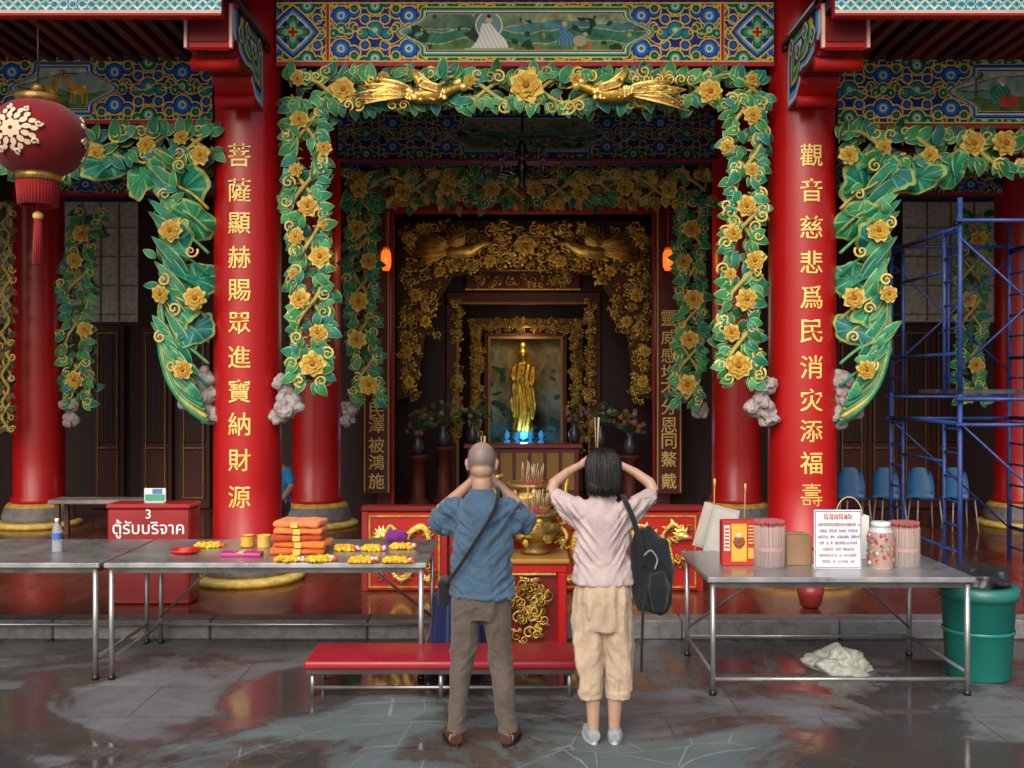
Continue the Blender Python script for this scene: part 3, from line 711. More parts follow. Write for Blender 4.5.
def rock(pts,y):
    m=MB(); r=random.Random(int(pts[0][0]))
    for a,b,R in pts:
        X,Z=XP(a,y),ZP(b,y); m.ell((X,y,Z),(R,R*.6,R*.8))
        for k in range(6):
            an=r.uniform(0,6.28); m.ell((X+R*.75*math.cos(an),y-R*.25,Z+R*.65*math.sin(an)),(R*.42,R*.35,R*.38))
            if k<3: spiral(m,(X+R*.5*math.cos(an),Z+R*.4*math.sin(an)),R*.38,y-R*.5,an,1,(1,1,1),.016)
    fuse(m,'rock_carving',M_stone,(.36,.31,.30),.011,2,disp=lambda p:.012*noise.noise(p*14)-.012*abs(noise.noise(p*26)),parent=TEMPLE)
rock([(202,378,.12),(196,402,.14),(212,415,.11),(205,395,.13)],9.38); rock([(286,385,.11),(290,405,.13),(280,415,.10)],9.33)
rock([(764,385,.11),(758,408,.13),(768,418,.10)],9.33); rock([(842,380,.12),(850,405,.14),(838,418,.11),(845,395,.13)],9.38)
rock([(350,408,.12),(348,420,.10)],13.0); rock([(700,410,.12)],13.0); rock([(70,405,.12),(72,420,.11)],12.9)
garland([(XP(62,D),ZP(165,D)),(XP(110,D),ZP(150,D)),(XP(212,D),ZP(143,D))],D,.34,.11,[q(150,148,.10),q(100,156,.11),q(185,140,.09)],6,leafL=.17)
garland([(XP(838,D),ZP(146,D)),(XP(940,D),ZP(152,D)),(XP(1080,D),ZP(160,D))],D,.38,.11,[q(968,146,.14),q(1000,146,.15),q(880,150,.09),q(925,158,.10)],7,leafL=.17)
garland([(XP(62,D),ZP(165,D)),(XP(-60,D),ZP(150,D))],D,.34,.14,[],8,leafL=.17)
for i,(a,b,R) in enumerate([(112,165,.27),(146,178,.24),(884,172,.27),(914,180,.24),(950,172,.2)]):
    m=MB(); ca,ve=LCOL[i%3]; lotus_leaf(m,(XP(a,D),D-.08,ZP(b,D)),R,.4+i,.5,.55,ca,ve,(.3,.42,.1)); fin(m,'lotus_leaf_carving',M_relief,TEMPLE)
D2=12.9
def q2(px,py,R): return (XP(px,D2),ZP(py,D2),R)
garland([(XP(345,D2),ZP(190,D2)),(XP(705,D2),ZP(190,D2))],D2,.5,.12,[q2(x,188+(x%7),.14) for x in range(360,700,44)],11,pal=GLEAF+GOLDL*2,leafL=.17)
garland([(XP(364,D2),ZP(195,D2)),(XP(362,D2),ZP(300,D2)),(XP(368,D2),ZP(400,D2))],D2,.44,.1,[q2(358,230,.15),q2(370,262,.14),q2(360,302,.16),q2(358,340,.15),q2(370,385,.16)],12,leafL=.16)
garland([(XP(688,D2),ZP(195,D2)),(XP(692,D2),ZP(300,D2)),(XP(686,D2),ZP(400,D2))],D2,.44,.1,[q2(690,230,.15),q2(682,262,.14),q2(692,300,.16),q2(688,340,.15),q2(686,385,.16)],13,leafL=.16)
garland([(XP(92,D2),ZP(215,D2)),(XP(78,D2),ZP(290,D2)),(XP(80,D2),ZP(400,D2))],D2,.46,.11,[q2(85,235,.14),q2(78,262,.13),q2(88,330,.13),q2(78,380,.14)],14,leafL=.16)
garland([(XP(970,D2),ZP(215,D2)),(XP(968,D2),ZP(290,D2)),(XP(968,D2),ZP(400,D2))],D2,.46,.11,[q2(975,240,.14),q2(965,300,.13),q2(972,365,.13),q2(965,395,.14)],15,leafL=.16)
garland([(XP(24,D2),ZP(210,D2)),(XP(22,D2),ZP(430,D2))],D2-.35,.14,.14,[],16,pal=[((.16,.09,.02),(.3,.18,.04)),((.04,.05,.02),DGOLD)],leafL=.11,per=2,under=30)
# ------------------------------------------------ shrine (nested frames)
CX=.17
def frame(x0,x1,z0,z1,y,w_,dep,col,parent,name,mat,lip=None):
    m=MB(); m.box(x0,x0+w_,y,y+dep,z0,z1-w_,col,.01); m.box(x1-w_,x1,y,y+dep,z0,z1-w_,col,.01); m.box(x0,x1,y,y+dep,z1-w_+.001,z1,col,.01)
    if lip:
        e=.03; m.box(x0+w_-e,x0+w_+.01,y-.02,y-.001,z0,z1-w_,lip); m.box(x1-w_-.01,x1-w_+e,y-.02,y-.001,z0,z1-w_,lip); m.box(x0+w_-e,x1-w_+e,y-.02,y-.001,z1-w_+.001,z1-w_+e+.01,lip)
    return fin(m,name,mat,parent)
frame(-1.95,2.28,.147,4.66,14.7,.25,.18,(.12,.012,.012),TEMPLE,'shrine_gateway',M_lac,lip=RED)
D3=15.5
def q3(px,py,R,d=D3): return (XP(px,d),ZP(py,d),R)
def scrollwork(m,x0,x1,z0,z1,y,n,seed,R=(.06,.12),lf=3):
    r=random.Random(seed)
    for k in range(n):
        cx_=r.uniform(x0,x1); cz_=r.uniform(z0,z1); R_=r.uniform(*R); a=r.uniform(0,6.28); h_=r.choice([-1,1])
        spiral(m,(cx_,cz_),R_,y-r.uniform(0,.04),a,h_,r.choice([GOLD,LGOLD,LGOLD,DGOLD]),R_*.16,n=12)
        for j in range(lf): m.leaf(fm(cx_+R_*.8*math.cos(a+j),y-.03,cz_+R_*.8*math.sin(a+j),a+j+h_*1.2,-.1,r.uniform(-.3,.3)),R_*1.1,R_*.28,*r.choice(GOLDL),n=4)
BK=(.07,.03,.008)
m=MB()
def wavy_back(m,pts,y):
    m.add([(a,y,b) for a,b in pts],[tuple(range(len(pts)))],BK)
X3=lambda a:XP(a,D3); Z3=lambda b:ZP(b,D3)
wavy_back(m,[(X3(396),Z3(220)),(X3(654),Z3(220)),(X3(654),Z3(400)),(X3(634),Z3(395)),(X3(628),Z3(340)),(X3(612),Z3(300)),(X3(596),Z3(276)),(X3(525),Z3(266)),(X3(454),Z3(276)),(X3(438),Z3(300)),(X3(424),Z3(340)),(X3(416),Z3(395)),(X3(396),Z3(400))],D3+.05)
for k in range(5):
    xa=X3(400+k*50)
    scrollwork(m,xa,xa+.75,Z3(282 if k in(0,4) else 270),Z3(226),D3,46,k+1,R=(.045,.10))
for (pa,pb) in ((402,438),(612,650)): scrollwork(m,X3(pa),X3(pb),Z3(335),Z3(280),D3,44,pa,R=(.04,.08))
for (pa,pb) in ((400,420),(632,650)): scrollwork(m,X3(pa),X3(pb),Z3(402),Z3(330),D3,46,pa,R=(.035,.07))
# pair of phoenixes facing a central bloom
for f in (-1,1):
    x_,z_=X3(525-f*62),Z3(252); y_=D3-.12
    m.tube([(x_+f*.45,y_,z_+.12),(x_+f*.3,y_-.03,z_+.1),(x_+f*.12,y_-.05,z_),(x_-f*.15,y_-.05,z_-.04),(x_-f*.3,y_,z_)],[.03,.05,.10,.10,.04],10,LGOLD)
    for k in range(8):
        a=(pi+.3-k*.13) if f>0 else (-.3+k*.13); m.leaf(fm(x_-f*.15,y_-.04,z_,a,0),.75-.04*k,.06,GOLD,LGOLD,n=9,ew=.7,bend=.12*(-1)**k)
    for k in range(7):
        a=(pi-.4-k*.2) if f>0 else (.4+k*.2); m.leaf(fm(x_,y_-.08,z_+.04,a,0),.36,.05,LGOLD,DGOLD,ew=.7)
o=fin(m,'gilded_arch_carving',M_gold,TEMPLE)
for (a,b,R) in [(525,246,.2),(490,262,.12),(560,262,.12),(410,240,.14),(640,240,.14),(416,296,.13),(426,322,.11),(408,352,.11),(410,382,.11),(636,296,.13),(626,322,.11),(644,352,.11),(642,382,.11),(440,272,.11),(610,272,.11)]: put_flower(o,X3(a),D3-.12,Z3(b),R)
SH=empty('shrine_screen',(CX,16.6,.147),parent=TEMPLE)
def fr(px0,px1,py,d,w_,dep,col,mat,name,lip=None):
    frame(XP(px0,d),XP(px1,d),.15,ZP(py,d),d,w_,dep,col,SH,name,mat,lip)
fr(446,601,292,16.5,.2,.15,(.10,.02,.012),M_wood,'screen_frame',lip=(.4,.2,.04))
m=MB(); m.box(-3,-1.08,16.55,16.7,.15,5.7,(.03,.01,.01)); m.box(1.45,3.3,16.55,16.7,.15,5.7,(.03,.01,.01)); m.box(-1.08,1.45,16.55,16.7,3.45,5.7,(.03,.01,.01)); fin(m,'screen_wall',M_wood,SH)
m=MB(); m.box(-.75,1.1,16.4,16.53,3.45,3.78,(.1,.015,.012),.015); 
for (a,b,c,d_) in [(-.75,1.1,3.45,3.475),(-.75,1.1,3.755,3.78)]: m.box(a,b,16.375,16.399,c,d_,GOLD)
scrollwork(m,-.65,1.0,3.53,3.7,16.38,34,77,R=(.04,.07)); fin(m,'name_tablet',M_gold,SH)
fr(470,583,318,17.0,.16,.1,(.16,.08,.015),M_wood,'gilded_frame',lip=(.4,.22,.04))
fr(484,567,333,17.3,.10,.1,(.16,.03,.012),M_wood,'inner_frame',lip=(.4,.22,.04))
m=MB(); r=random.Random(3)
for s_,pxc in((1,477),(-1,576)): scrollwork(m,XP(pxc,16.95)-.08,XP(pxc,16.95)+.08,ZP(455,16.95),ZP(325,16.95),16.95,100,pxc,R=(.03,.06))
scrollwork(m,XP(470,16.95),XP(583,16.95),ZP(332,16.95),ZP(320,16.95),16.95,80,5,R=(.03,.06))
fin(m,'gilded_scrollwork',M_gold,SH)
for s_,pxc in((1,457),(-1,590)): m=MB(); scrollwork(m,XP(pxc,16.45)-.07,XP(pxc,16.45)+.07,ZP(440,16.45),ZP(300,16.45),16.45,80,pxc,R=(.03,.055)); fin(m,'gilded_scrollwork',M_gold,SH)
def back_fn(U,V):
    n=vn(U,V,5,5); k=S(-1.1,.4,V)[...,None]; P=np.array((.02,.26,.42))*(1-k)+np.array((.36,.30,.16))*k  # blend to blue low down: cyan glow at the statue's foot painted in
    P=P*(1+.45*n[...,None]); P[(np.abs(vn(U,V*.6,12,8))<.10)]*=1.35; P=P*(1+.3*vn(U,V,26,19)[...,None])
    P[(U<-.35)&(vn(U,V,20,2)>.3)&(V<.7)]=(.05,.14,.07); P[(U>.42)&(vn(U,V,20,6)>.4)&(V<.5)]=(.05,.14,.07)
    P[(V<-.45)&(vn(U,V*3,14,7)>0)]=(.06,.42,.75)  # brighter patches of the glow, painted into the mural colour
    r_=np.hypot(U-.02,(V-.75)*.9); P[(r_<.34)&(r_>.31)]=(.6,.42,.12); P[r_<.31]*=np.array((1.1,1.0,.8))
    return np.clip(P,0,1)
paint_panel('niche_mural',XP(484,17.8),XP(567,17.8),.6,ZP(335,17.8),17.8,back_fn,SH,.015)
m=MB(); m.box(-1.1,1.45,17.9,18.0,.15,4,(.03,.01,.01)); fin(m,'niche_back',M_wood,SH)
def board(x0,x1,z0,z1,y,chars):
    m=MB(); m.box(x0,x1,y,y+.06,z0,z1,(.09,.01,.012),.01); o=fin(m,'inscribed_board',M_lac,TEMPLE)
    g_=MB()
    for c_,py in chars: add_text(g_,c_,.215,(x0+x1)/2,y-.004,ZP(py,y),(.8,.55,.16),fit=.24,bold=.002)
    for xx in (x0+.03,x1-.045): g_.box(xx,xx+.015,y-.008,y-.002,z0+.03,z1-.03,GOLD)
    fin(g_,'inscription',M_goldpaint,o)
board(XP(362,14.4),XP(391,14.4),.4,4.4,14.4,[("民",410),("澤",425),("被",445),("鴻",462),("施",481)])
board(XP(655,14.4),XP(683,14.4),.4,4.4,14.4,[("靈",318),("威",337),("感",355),("坎",372),("不",390),("分",407),("恩",425),("同",441),("鰲",459),("戴",481)])
# ================================================ STATUE
def statue():
    x,y=XP(523,17.2),17.2; z0=ZP(432,17.2); e=empty('golden_statue',(x,y,z0-.9),'golden standing robed deity statue on a pedestal in the niche','statue')
    m=MB(); m.loft([(x,y,z0,.17,.13),(x,y,z0+.05,.18,.14),(x,y,z0+.35,.135,.12),(x,y,z0+.7,.14,.115),(x,y,z0+.95,.155,.115),(x,y,z0+1.10,.165,.11),(x,y,z0+1.16,.10,.08),(x,y,z0+1.2,.05,.05)])
    m.ell((x,y-.02,z0+1.29),(.08,.085,.105)); m.ell((x,y,z0+1.43),(.055,.055,.08)); m.tube([(x,y-.11,z0+1.30),(x,y-.12,z0+1.27)],.012)
    m.tube([(x-.15,y,z0+1.08),(x-.2,y-.03,z0+.9),(x-.1,y-.15,z0+.85),(x-.02,y-.18,z0+.98)],[.055,.055,.045,.028],10)
    m.tube([(x+.15,y,z0+1.08),(x+.2,y-.03,z0+.88),(x+.12,y-.14,z0+.78),(x+.04,y-.18,z0+.76)],[.055,.055,.045,.028],10)
    m.tube([(x-.12,y-.13,z0+.85),(x-.17,y-.1,z0+.5),(x-.16,y-.1,z0+.25)],[.045,.055,.02],8,flat=.5); m.tube([(x+.13,y-.12,z0+.78),(x+.17,y-.1,z0+.45),(x+.16,y-.1,z0+.2)],[.045,.055,.02],8,flat=.5)
    for k in range(5): m.tube([(x-.03,y-.18,z0+.97),(x-.03+.012*(k-2),y-.18,z0+1.06)],.006,5)
    fuse(m,'body',M_gold,(1.0,.62,.07),.012,2,disp=lambda p:.01*math.sin((p.x-x)*70+math.sin(p.z*7)*2)*(1 if p.z<z0+1.15 else 0),parent=e)
    m=MB(); m.lathe([(.3,-.9),(.3,-.75),(.24,-.7),(.22,-.45),(.3,-.4),(.32,-.3)],(x,y,z0),24,(.05,.25,.4)); 
    m.lathe([(.26,-.3),(.30,-.2),(.2,-.06),(.22,0)],(x,y,z0),24,(.1,.4,.55))
    for k in range(14):
        a=2*pi*k/14; m.leaf(Matrix.Translation((x+.22*math.cos(a),y+.22*math.sin(a),z0-.24))@Matrix.Rotation(a,4,'Z')@Matrix.Rotation(-1.1,4,'Y'),.2,.06,(.15,.5,.6),LGOLD)
    fin(m,'pedestal',M_relief,e)
statue()
al=MB(); al.box(-.75,1.1,15.9,16.35,.95,1.02,(.25,.02,.02),.01); al.box(-.7,1.05,15.95,16.3,.148,.95,(.12,.012,.012),.01)
for k in range(7): al.box(-.66+k*.24,-.47+k*.24,15.93,15.951,.3,.88,DGOLD,.004)
fin(al,'altar_table',M_lac,label='red lacquer altar table with gold panels before the statue',cat='altar')
def vase_set(x,y,z,R,fc,s):
    e=empty('flower_vase',(x,y,z),'glazed vase holding a dense bouquet beside the altar','vase',group='bouquet vases by the shrine')
    m=MB(); m.lathe([(.05,0),(.09,.06),(.1,.16),(.04,.26),(.06,.32)],(x,y,z),16,(.05,.05,.07)); fin(m,'vase',M_plastic,e)
    m=MB(); r=random.Random(s)
    for k in range(30):
        a=r.uniform(0,6.28); rr=R*math.sqrt(r.random()); zz=z+.32+r.random()*R*1.7
        m.tube([(x,y,z+.3),(x+rr*math.cos(a),y+rr*math.sin(a),zz)],.004,4,(.03,.12,.03))
        M=Matrix.Translation((x+rr*math.cos(a),y+rr*math.sin(a),zz))@Euler((1.2,0,r.uniform(-1,1))).to_matrix().to_4x4()
        if r.random()<.5: m.flower(M,.045,fc,fc,(.5,.3,.05),k)
        else: m.leaf(M,.14,.03,(.02,.08,.02),(.03,.12,.04))
    fin(m,'bouquet',M_flower,e)
vase_set(-1.05,15.6,1.0,.22,(.3,.16,.17),1); vase_set(1.35,15.6,1.0,.22,(.3,.22,.22),2); vase_set(-.62,16.1,1.02,.16,(.3,.25,.2),3); vase_set(.98,16.1,1.02,.16,(.3,.16,.15),4); vase_set(-1.4,15.2,.9,.2,(.3,.1,.08),5); vase_set(1.75,15.2,.9,.2,(.3,.12,.07),6)
for i,x in enumerate((-1.05,1.35,-1.4,1.75)):
    m=MB(); yy=15.6 if i<2 else 15.2; zz=1.0 if i<2 else .9
    m.lathe([(.2,.148),(.2,.2),(.12,.25),(.1,zz-.1),(.18,zz-.04),(.18,zz)],(x,yy,0),20,(.10,.02,.012)); fin(m,'flower_stand',M_wood,label='round dark red stand under a bouquet vase',cat='plant stand',group='round flower stands')
for i,(a,b) in enumerate([(507,440),(518,436),(530,440),(541,446)]):
    y=16.2; x=XP(a,y); m=MB(); m.lathe([(.04,0),(.05,.02),(.015,.04),(.02,.06),(.04,.10),(.03,.16),(.006,.2)],(x,y-.02*(i%2),1.022),14,(.03,.15,.35)); fin(m,'altar_lamp',M_blueglow,label='small glowing blue lotus lamp on the altar',cat='lamp',group='blue altar lamps')
for a in (386,668):
    p_=W(a,260,13.6); e=empty('hanging_lamp',(p_.x,p_.y,p_.z-.2),'small glowing orange lantern hanging in the shrine','lamp',group='small orange hanging lanterns')
    m=MB(); m.lathe([(.04,-.14),(.065,-.09),(.07,0),(.065,.09),(.04,.14)],tuple(p_),16,(.9,.12,.03)); fin(m,'lamp_shade',M_lampglow,e)
    m=MB(); m.tube([(p_.x,p_.y,p_.z+.13),(p_.x,p_.y,5.7)],.006,5,(.1,.02,.02)); m.lathe([(.05,.13),(.05,.17)],tuple(p_),12,DGOLD); fin(m,'cord',M_paint,e)
c_=W(522,165,11.4); e=empty('chandelier',(c_.x,c_.y,c_.z-.3),'dark crystal chandelier hanging inside the hall','chandelier')
m=MB(); m.tube([(c_.x,c_.y,c_.z-.25),(c_.x,c_.y,5.62)],.012,6,(.04,.03,.03)); m.lathe([(.01,-.3),(.05,-.25),(.03,-.18),(.07,-.05),(.03,.08),(.05,.18),(.02,.3)],tuple(c_),14,(.05,.04,.04))
for tier,(R,z,n) in enumerate([(.45,-.05,12),(.26,.2,8)]):
    for k in range(n):
        a=2*pi*k/n; X=lambda u:(c_.x+R*u*math.cos(a),c_.y+R*u*math.sin(a))
        m.tube([(*X(.08),c_.z+z),(*X(.4),c_.z+z-.08),(*X(.8),c_.z+z-.06),(*X(1),c_.z+z+.02)],.008,5,(.06,.04,.03))
        m.lathe([(.025,.02),(.03,.03),(.008,.04),(.008,.1),(.003,.12)],(*X(1),c_.z+z),8,(.3,.26,.22)); m.ell((*X(1),c_.z+z-.06),(.01,.01,.035),(.3,.3,.33),6,5)
fin(m,'body',M_steel,e)
def pl(loc,en,colr,size=.1):
    l=bpy.data.lights.new('lamp_light','POINT'); l.energy=en; l.color=colr; l.shadow_soft_size=size; o=bpy.data.objects.new('lamp_light',l); o.location=loc; col0.objects.link(o)
pl((XP(386,13.4),13.3,3.6),5,(1,.35,.1)); pl((XP(668,13.4),13.3,3.6),5,(1,.35,.1))
pl((.2,17.0,2.85),7,(1,.78,.45),.1); pl((.2,16.95,1.15),9,(.2,.55,1)); pl((.2,14.3,3.0),24,(1,.78,.5),.5)
# ================================================ LANTERN
def lantern():
    x,y,z=XP(38,8.0),8.0,ZP(139,8.0); R=.36; e=empty('paper_lantern',(x,y,z-.95),'round red paper lantern with pale gold emblem and long tassel','lantern')
    m=MB(); n=48; prof=[]
    for k in range(17):
        th=pi*(.12+.76*k/16); prof.append((R*math.sin(th)**.9,-R*.84*math.cos(th)))
    vs=[];fs=[]
    for r_,zz in prof:
        for k in range(n):
            a=2*pi*k/n; rr=r_*(1+.02*abs(math.sin(a*12))); vs.append((x+rr*math.cos(a),y+rr*math.sin(a),z+zz))
    for i in range(16):
        for k in range(n): fs.append((i*n+k,i*n+(k+1)%n,(i+1)*n+(k+1)%n,(i+1)*n+k))
    m.add(vs,fs,(.20,.009,.012),True); fin(m,'lamp_shade',M_cloth,e)
    m=MB(); m.lathe([(.17,.27),(.17,.33),(.06,.36)],(x,y,z),24,(.35,.2,.05)); m.lathe([(.06,.36),(.05,.42)],(x,y,z),24,DGOLD)
    m.tube([(x,y,z+.4),(x,y,z+.98)],.006,5,(.05,.03,.02)); fin(m,'cap',M_gold,e)
    m=MB(); m.lathe([(.17,-.33),(.17,-.27)],(x,y,z),24,(.5,.3,.06)); fin(m,'collar',M_gold,e)
    m=MB()
    for k in range(40):
        a=2*pi*k/40; m.tube([(x+.15*math.cos(a),y+.15*math.sin(a),z-.32),(x+.135*math.cos(a),y+.135*math.sin(a),z-.52)],.013,5,(.3,.010,.013))
    m.tube([(x,y,z-.33),(x,y,z-.58)],.01,5,RED); m.ell((x,y,z-.6),(.04,.04,.035),LGOLD)
    for k in range(16):
        a=2*pi*k/16; m.tube([(x+.02*math.cos(a),y+.02*math.sin(a),z-.6),(x+.035*math.cos(a),y+.035*math.sin(a),z-.98)],.008,4,(.3,.010,.013))
    fin(m,'tassel',M_cloth,e)
    def pt(a,b,l=.012):
        cb=max(.02,math.cos(b))
        return Vector((x+(R+l)*cb**.9*math.sin(a),y-(R+l)*cb**.9*math.cos(a),z+(R+l)*.86*math.sin(b)))
    PC=(.70,.56,.38)
    def petal(ca,a,r0,r1,wd,l=.012):
        ring=[(r0+(r1-r0)*t_,wd*math.sin(pi*t_)**.7) for t_ in np.linspace(0,1,8)]
        L_=[pt(ca+r_*math.cos(a)-o*math.sin(a),r_*math.sin(a)+o*math.cos(a),l) for r_,o in ring]; R_=[pt(ca+r_*math.cos(a)+o*math.sin(a),r_*math.sin(a)-o*math.cos(a),l) for r_,o in ring]
        vs=L_+R_; fs=[(i,i+1,8+i+1,8+i) for i in range(7)]; m.add(vs,fs,PC)
    for ca in (-.10,2.05,-2.15):
        m=MB()
        for k in range(8): petal(ca,2*pi*k/8,.04,.24,.075)
        for k in range(12): petal(ca,2*pi*k/12+.13,.22,.42,.065,.0125)
        for k in range(16): petal(ca,2*pi*k/16,.38,.54,.06,.013)
        for k in range(8):
            a=2*pi*k/8+.2; c0=(ca+.56*math.cos(a),.56*math.sin(a)); P=[]
            for i in range(12):
                u=i/11; r_=.08*(1-.8*u); b_=a+(1 if k%2 else -1)*u*7; P.append(pt(c0[0]+r_*math.cos(b_),c0[1]+r_*math.sin(b_),.014))
            m.tube(P,.010,5,PC)
        fin(m,'emblem',M_paper,e)
lantern()
# ================================================ ALTAR FRONT PANELS
def dragon_panel(x0,x1,y,z0,z1,label,seed):
    e=empty('altar_barrier',((x0+x1)/2,y+.1,z0),label,'altar panel',group='red altar panels with gold relief')
    m=MB(); m.box(x0,x1,y,y+.12,z0,z1,RED,.01); m.box(x0-.01,x1+.01,y-.02,y+.14,z1+.001,z1+.05,DRED,.012); m.box(x0,x0+.05,y-.012,y-.001,z0,z1,(.3,.01,.01)); m.box(x1-.05,x1,y-.012,y-.001,z0,z1,(.3,.01,.01)); fin(m,'panel',M_lac,e)
    m=MB(); r=random.Random(seed); cx=(x0+x1)/2; cz=(z0+z1)/2; w_=(x1-x0)/2-.1; h=(z1-z0)/2-.09; s_=1 if seed%2 else -1
    pts=[(-.95,-.55),(-.75,-.9),(-.45,-.5),(-.5,.1),(-.8,.4),(-.6,.85),(-.15,.6),(-.05,0),(-.2,-.6),(.1,-.9),(.4,-.5),(.35,.1),(.15,.55),(.45,.9),(.7,.55)]
    P=smoothpath([(cx+s_*a*w_,y-.02-.012*math.sin(i*2),cz+b*h) for i,(a,b) in enumerate(pts)],6)
    n=len(P); m.tube(P,[.006+.026*math.sin(pi*min(1,(i/n)*.85+.12)) for i in range(n)],8,GOLD,flat=.7)
    for i in range(2,n-2):
        tg=(P[i+1]-P[i-1]); an=math.atan2(tg.z,tg.x)
        m.leaf(fm(P[i].x,y-.04,P[i].z,an+2.6,-.2),.04,.012,LGOLD,GOLD,n=3)
        if i%3==0: m.leaf(fm(P[i].x,y-.03,P[i].z,an+pi/2+.4,0),.06,.012,GOLD,LGOLD,n=3)
    for (a,b) in ((-.5,.0),(-.1,.3),(.35,-.2),(.3,.5)):
        X,Z=cx+s_*a*w_,cz+b*h; m.tube([(X,y-.02,Z),(X+s_*.07,y-.03,Z-.05),(X+s_*.1,y-.03,Z+.0)],[.016,.012,.008],6,GOLD)
        for k in range(4): m.leaf(fm(X+s_*.1,y-.03,Z,k*.6-.4+(0 if s_>0 else 2),0),.05,.007,LGOLD,GOLD,n=3)
    h_=P[-1]; m.ell((h_.x,h_.y-.01,h_.z),(.055,.03,.04),LGOLD); m.tube([(h_.x,h_.y-.02,h_.z),(h_.x+s_*.09,h_.y-.02,h_.z-.02)],[.03,.014],8,LGOLD)
    for k in range(7): m.leaf(fm(h_.x,y-.04,h_.z,k*.45+1,-.1),.09,.012,LGOLD,GOLD)
    for k in range(12): spiral(m,(cx+r.uniform(-1,1)*w_,cz+r.uniform(-1,1)*h),r.uniform(.025,.045),y-.002,r.uniform(0,6),r.choice([-1,1]),r.choice([GOLD,DGOLD]),.008)
    for (a,b,c,d) in [(x0+.06,x1-.06,z0+.03,z0+.045),(x0+.06,x1-.06,z1-.045,z1-.03),(x0+.06,x0+.075,z0+.046,z1-.046),(x1-.075,x1-.06,z0+.046,z1-.046)]: m.box(a,b,y-.014,y-.002,c,d,GOLD)
    fin(m,'dragon_relief',M_gold,e)
for i,(a,b) in enumerate([(362,448),(450,530),(532,612),(614,704)]): dragon_panel(XP(a,8.9),XP(b,8.9)-.01,8.9,.15,.84,'red lacquered altar front panel with gold dragon relief',i)
e=empty('incense_altar',(0,7.55,0),'red and gold carved incense table standing on the paving','altar')
x0,x1=-.42,.415
m=MB(); m.box(x0,x1,7.30,7.78,.66,.70,(.35,.17,.03),.012); m.box(x0+.02,x1-.02,7.32,7.76,.60,.659,RED,.006); m.box(x0+.05,x1-.05,7.35,7.74,.06,.6,DRED,.006); m.box(x0+.01,x1-.01,7.31,7.77,0,.06,DRED,.01)
for x in(x0+.02,x1-.09):
    for y in (7.32,7.68): m.box(x,x+.07,y,y+.07,.061,.6,RED,.01)
fin(m,'table_body',M_lac,e)
m=MB(); r=random.Random(9)
scrollwork(m,x0+.13,x1-.15,.12,.54,7.345,70,12,R=(.03,.06),lf=2)
for k in range(60):
    Mx=Matrix.Translation((x1-.045,r.uniform(7.42,7.66),r.uniform(.1,.56)))@Matrix.Rotation(pi/2,4,'Y')@Matrix.Rotation(r.uniform(0,6.28),4,'Z'); m.leaf(Mx,.08,.02,*r.choice(GOLDL))
for z in(.075,.585): m.box(x0+.1,x1-.1,7.315,7.349,z,z+.014,LGOLD)
fin(m,'gilded_relief',M_gold,e)
def burner(x,y,z,s,label,ns=20):
    e=empty('incense_burner',(x,y,z),label,'incense burner')
    UG=(.32,.19,.045)
    m=MB(); m.lathe([(.12*s,.0),(.13*s,.03*s),(.09*s,.06*s),(.17*s,.12*s),(.22*s,.2*s),(.2*s,.27*s),(.17*s,.3*s),(.21*s,.33*s),(.21*s,.36*s),(.17*s,.36*s),(.16*s,.3*s)],(x,y,z),28,UG)
    for sg in(-1,1): m.tube([(x+sg*.19*s,y,z+.24*s),(x+sg*.3*s,y,z+.28*s),(x+sg*.31*s,y,z+.4*s),(x+sg*.22*s,y,z+.42*s)],.022*s,8,GOLD)
    r=random.Random(4)
    for k in range(70):
        a=r.uniform(0,6.28); zz=r.uniform(.12,.28)*s; m.leaf(Matrix.Translation((x+.2*s*math.cos(a),y+.2*s*math.sin(a),z+zz))@Matrix.Rotation(a,4,'Z')@Matrix.Rotation(pi/2,4,'Y')@Matrix.Rotation(r.uniform(0,6),4,'Z'),.08*s,.025*s,GOLD,UG)
    fin(m,'bowl',M_gold,e)
    m=MB(); m.lathe([(.165*s,.32*s),(.03,.335*s)],(x,y,z),20,(.3,.28,.26))
    for k in range(ns):
        a=r.uniform(0,6.28); rr=r.uniform(0,.1)*s; t_=r.uniform(-.03,.03); t2=r.uniform(-.04,.04); X,Y=x+rr*math.cos(a),y+rr*math.sin(a); L=r.uniform(.1,.22)
        m.tube([(X,Y,z+.32*s),(X+t_*.4,Y+t2*.4,z+.32*s+L*.4)],.0025,4,(.5,.05,.08)); m.tube([(X+t_*.4,Y+t2*.4,z+.32*s+L*.4),(X+t_,Y+t2,z+.32*s+L)],.0035,4,(.45,.33,.2))
    fin(m,'incense_sticks',M_paper,e)
burner(.17,7.56,.702,.85,'ornate gilded incense burner with burning joss sticks')
burner(-.25,7.56,.702,.6,'small gilded incense urn full of joss sticks')
burner(.15,8.55,.147+.62,1.0,'large golden incense urn on a pedestal behind the table',26)
m=MB(); m.lathe([(.25,.148),(.25,.2),(.16,.25),(.14,.65),(.22,.72),(.22,.768)],(.15,8.55,0),20,DRED); fin(m,'burner_stand',M_lac,label='round red pedestal carrying a golden urn',cat='stand')
m=MB(); m.loft([(-.37,7.0,.0,.20,.14),(-.37,7.0,.3,.17,.12),(-.37,7.0,.52,.16,.12),(-.37,7.0,.56,.1,.08)])
fuse(m,'draped_stool',M_cloth,(.012,.02,.09),.012,3,disp=lambda p:.022*math.sin(math.atan2(p.y-7.0,p.x+.37)*9)*(1 if p.z<.5 else .1),label='stool draped in navy cloth beside the incense table',cat='stool')
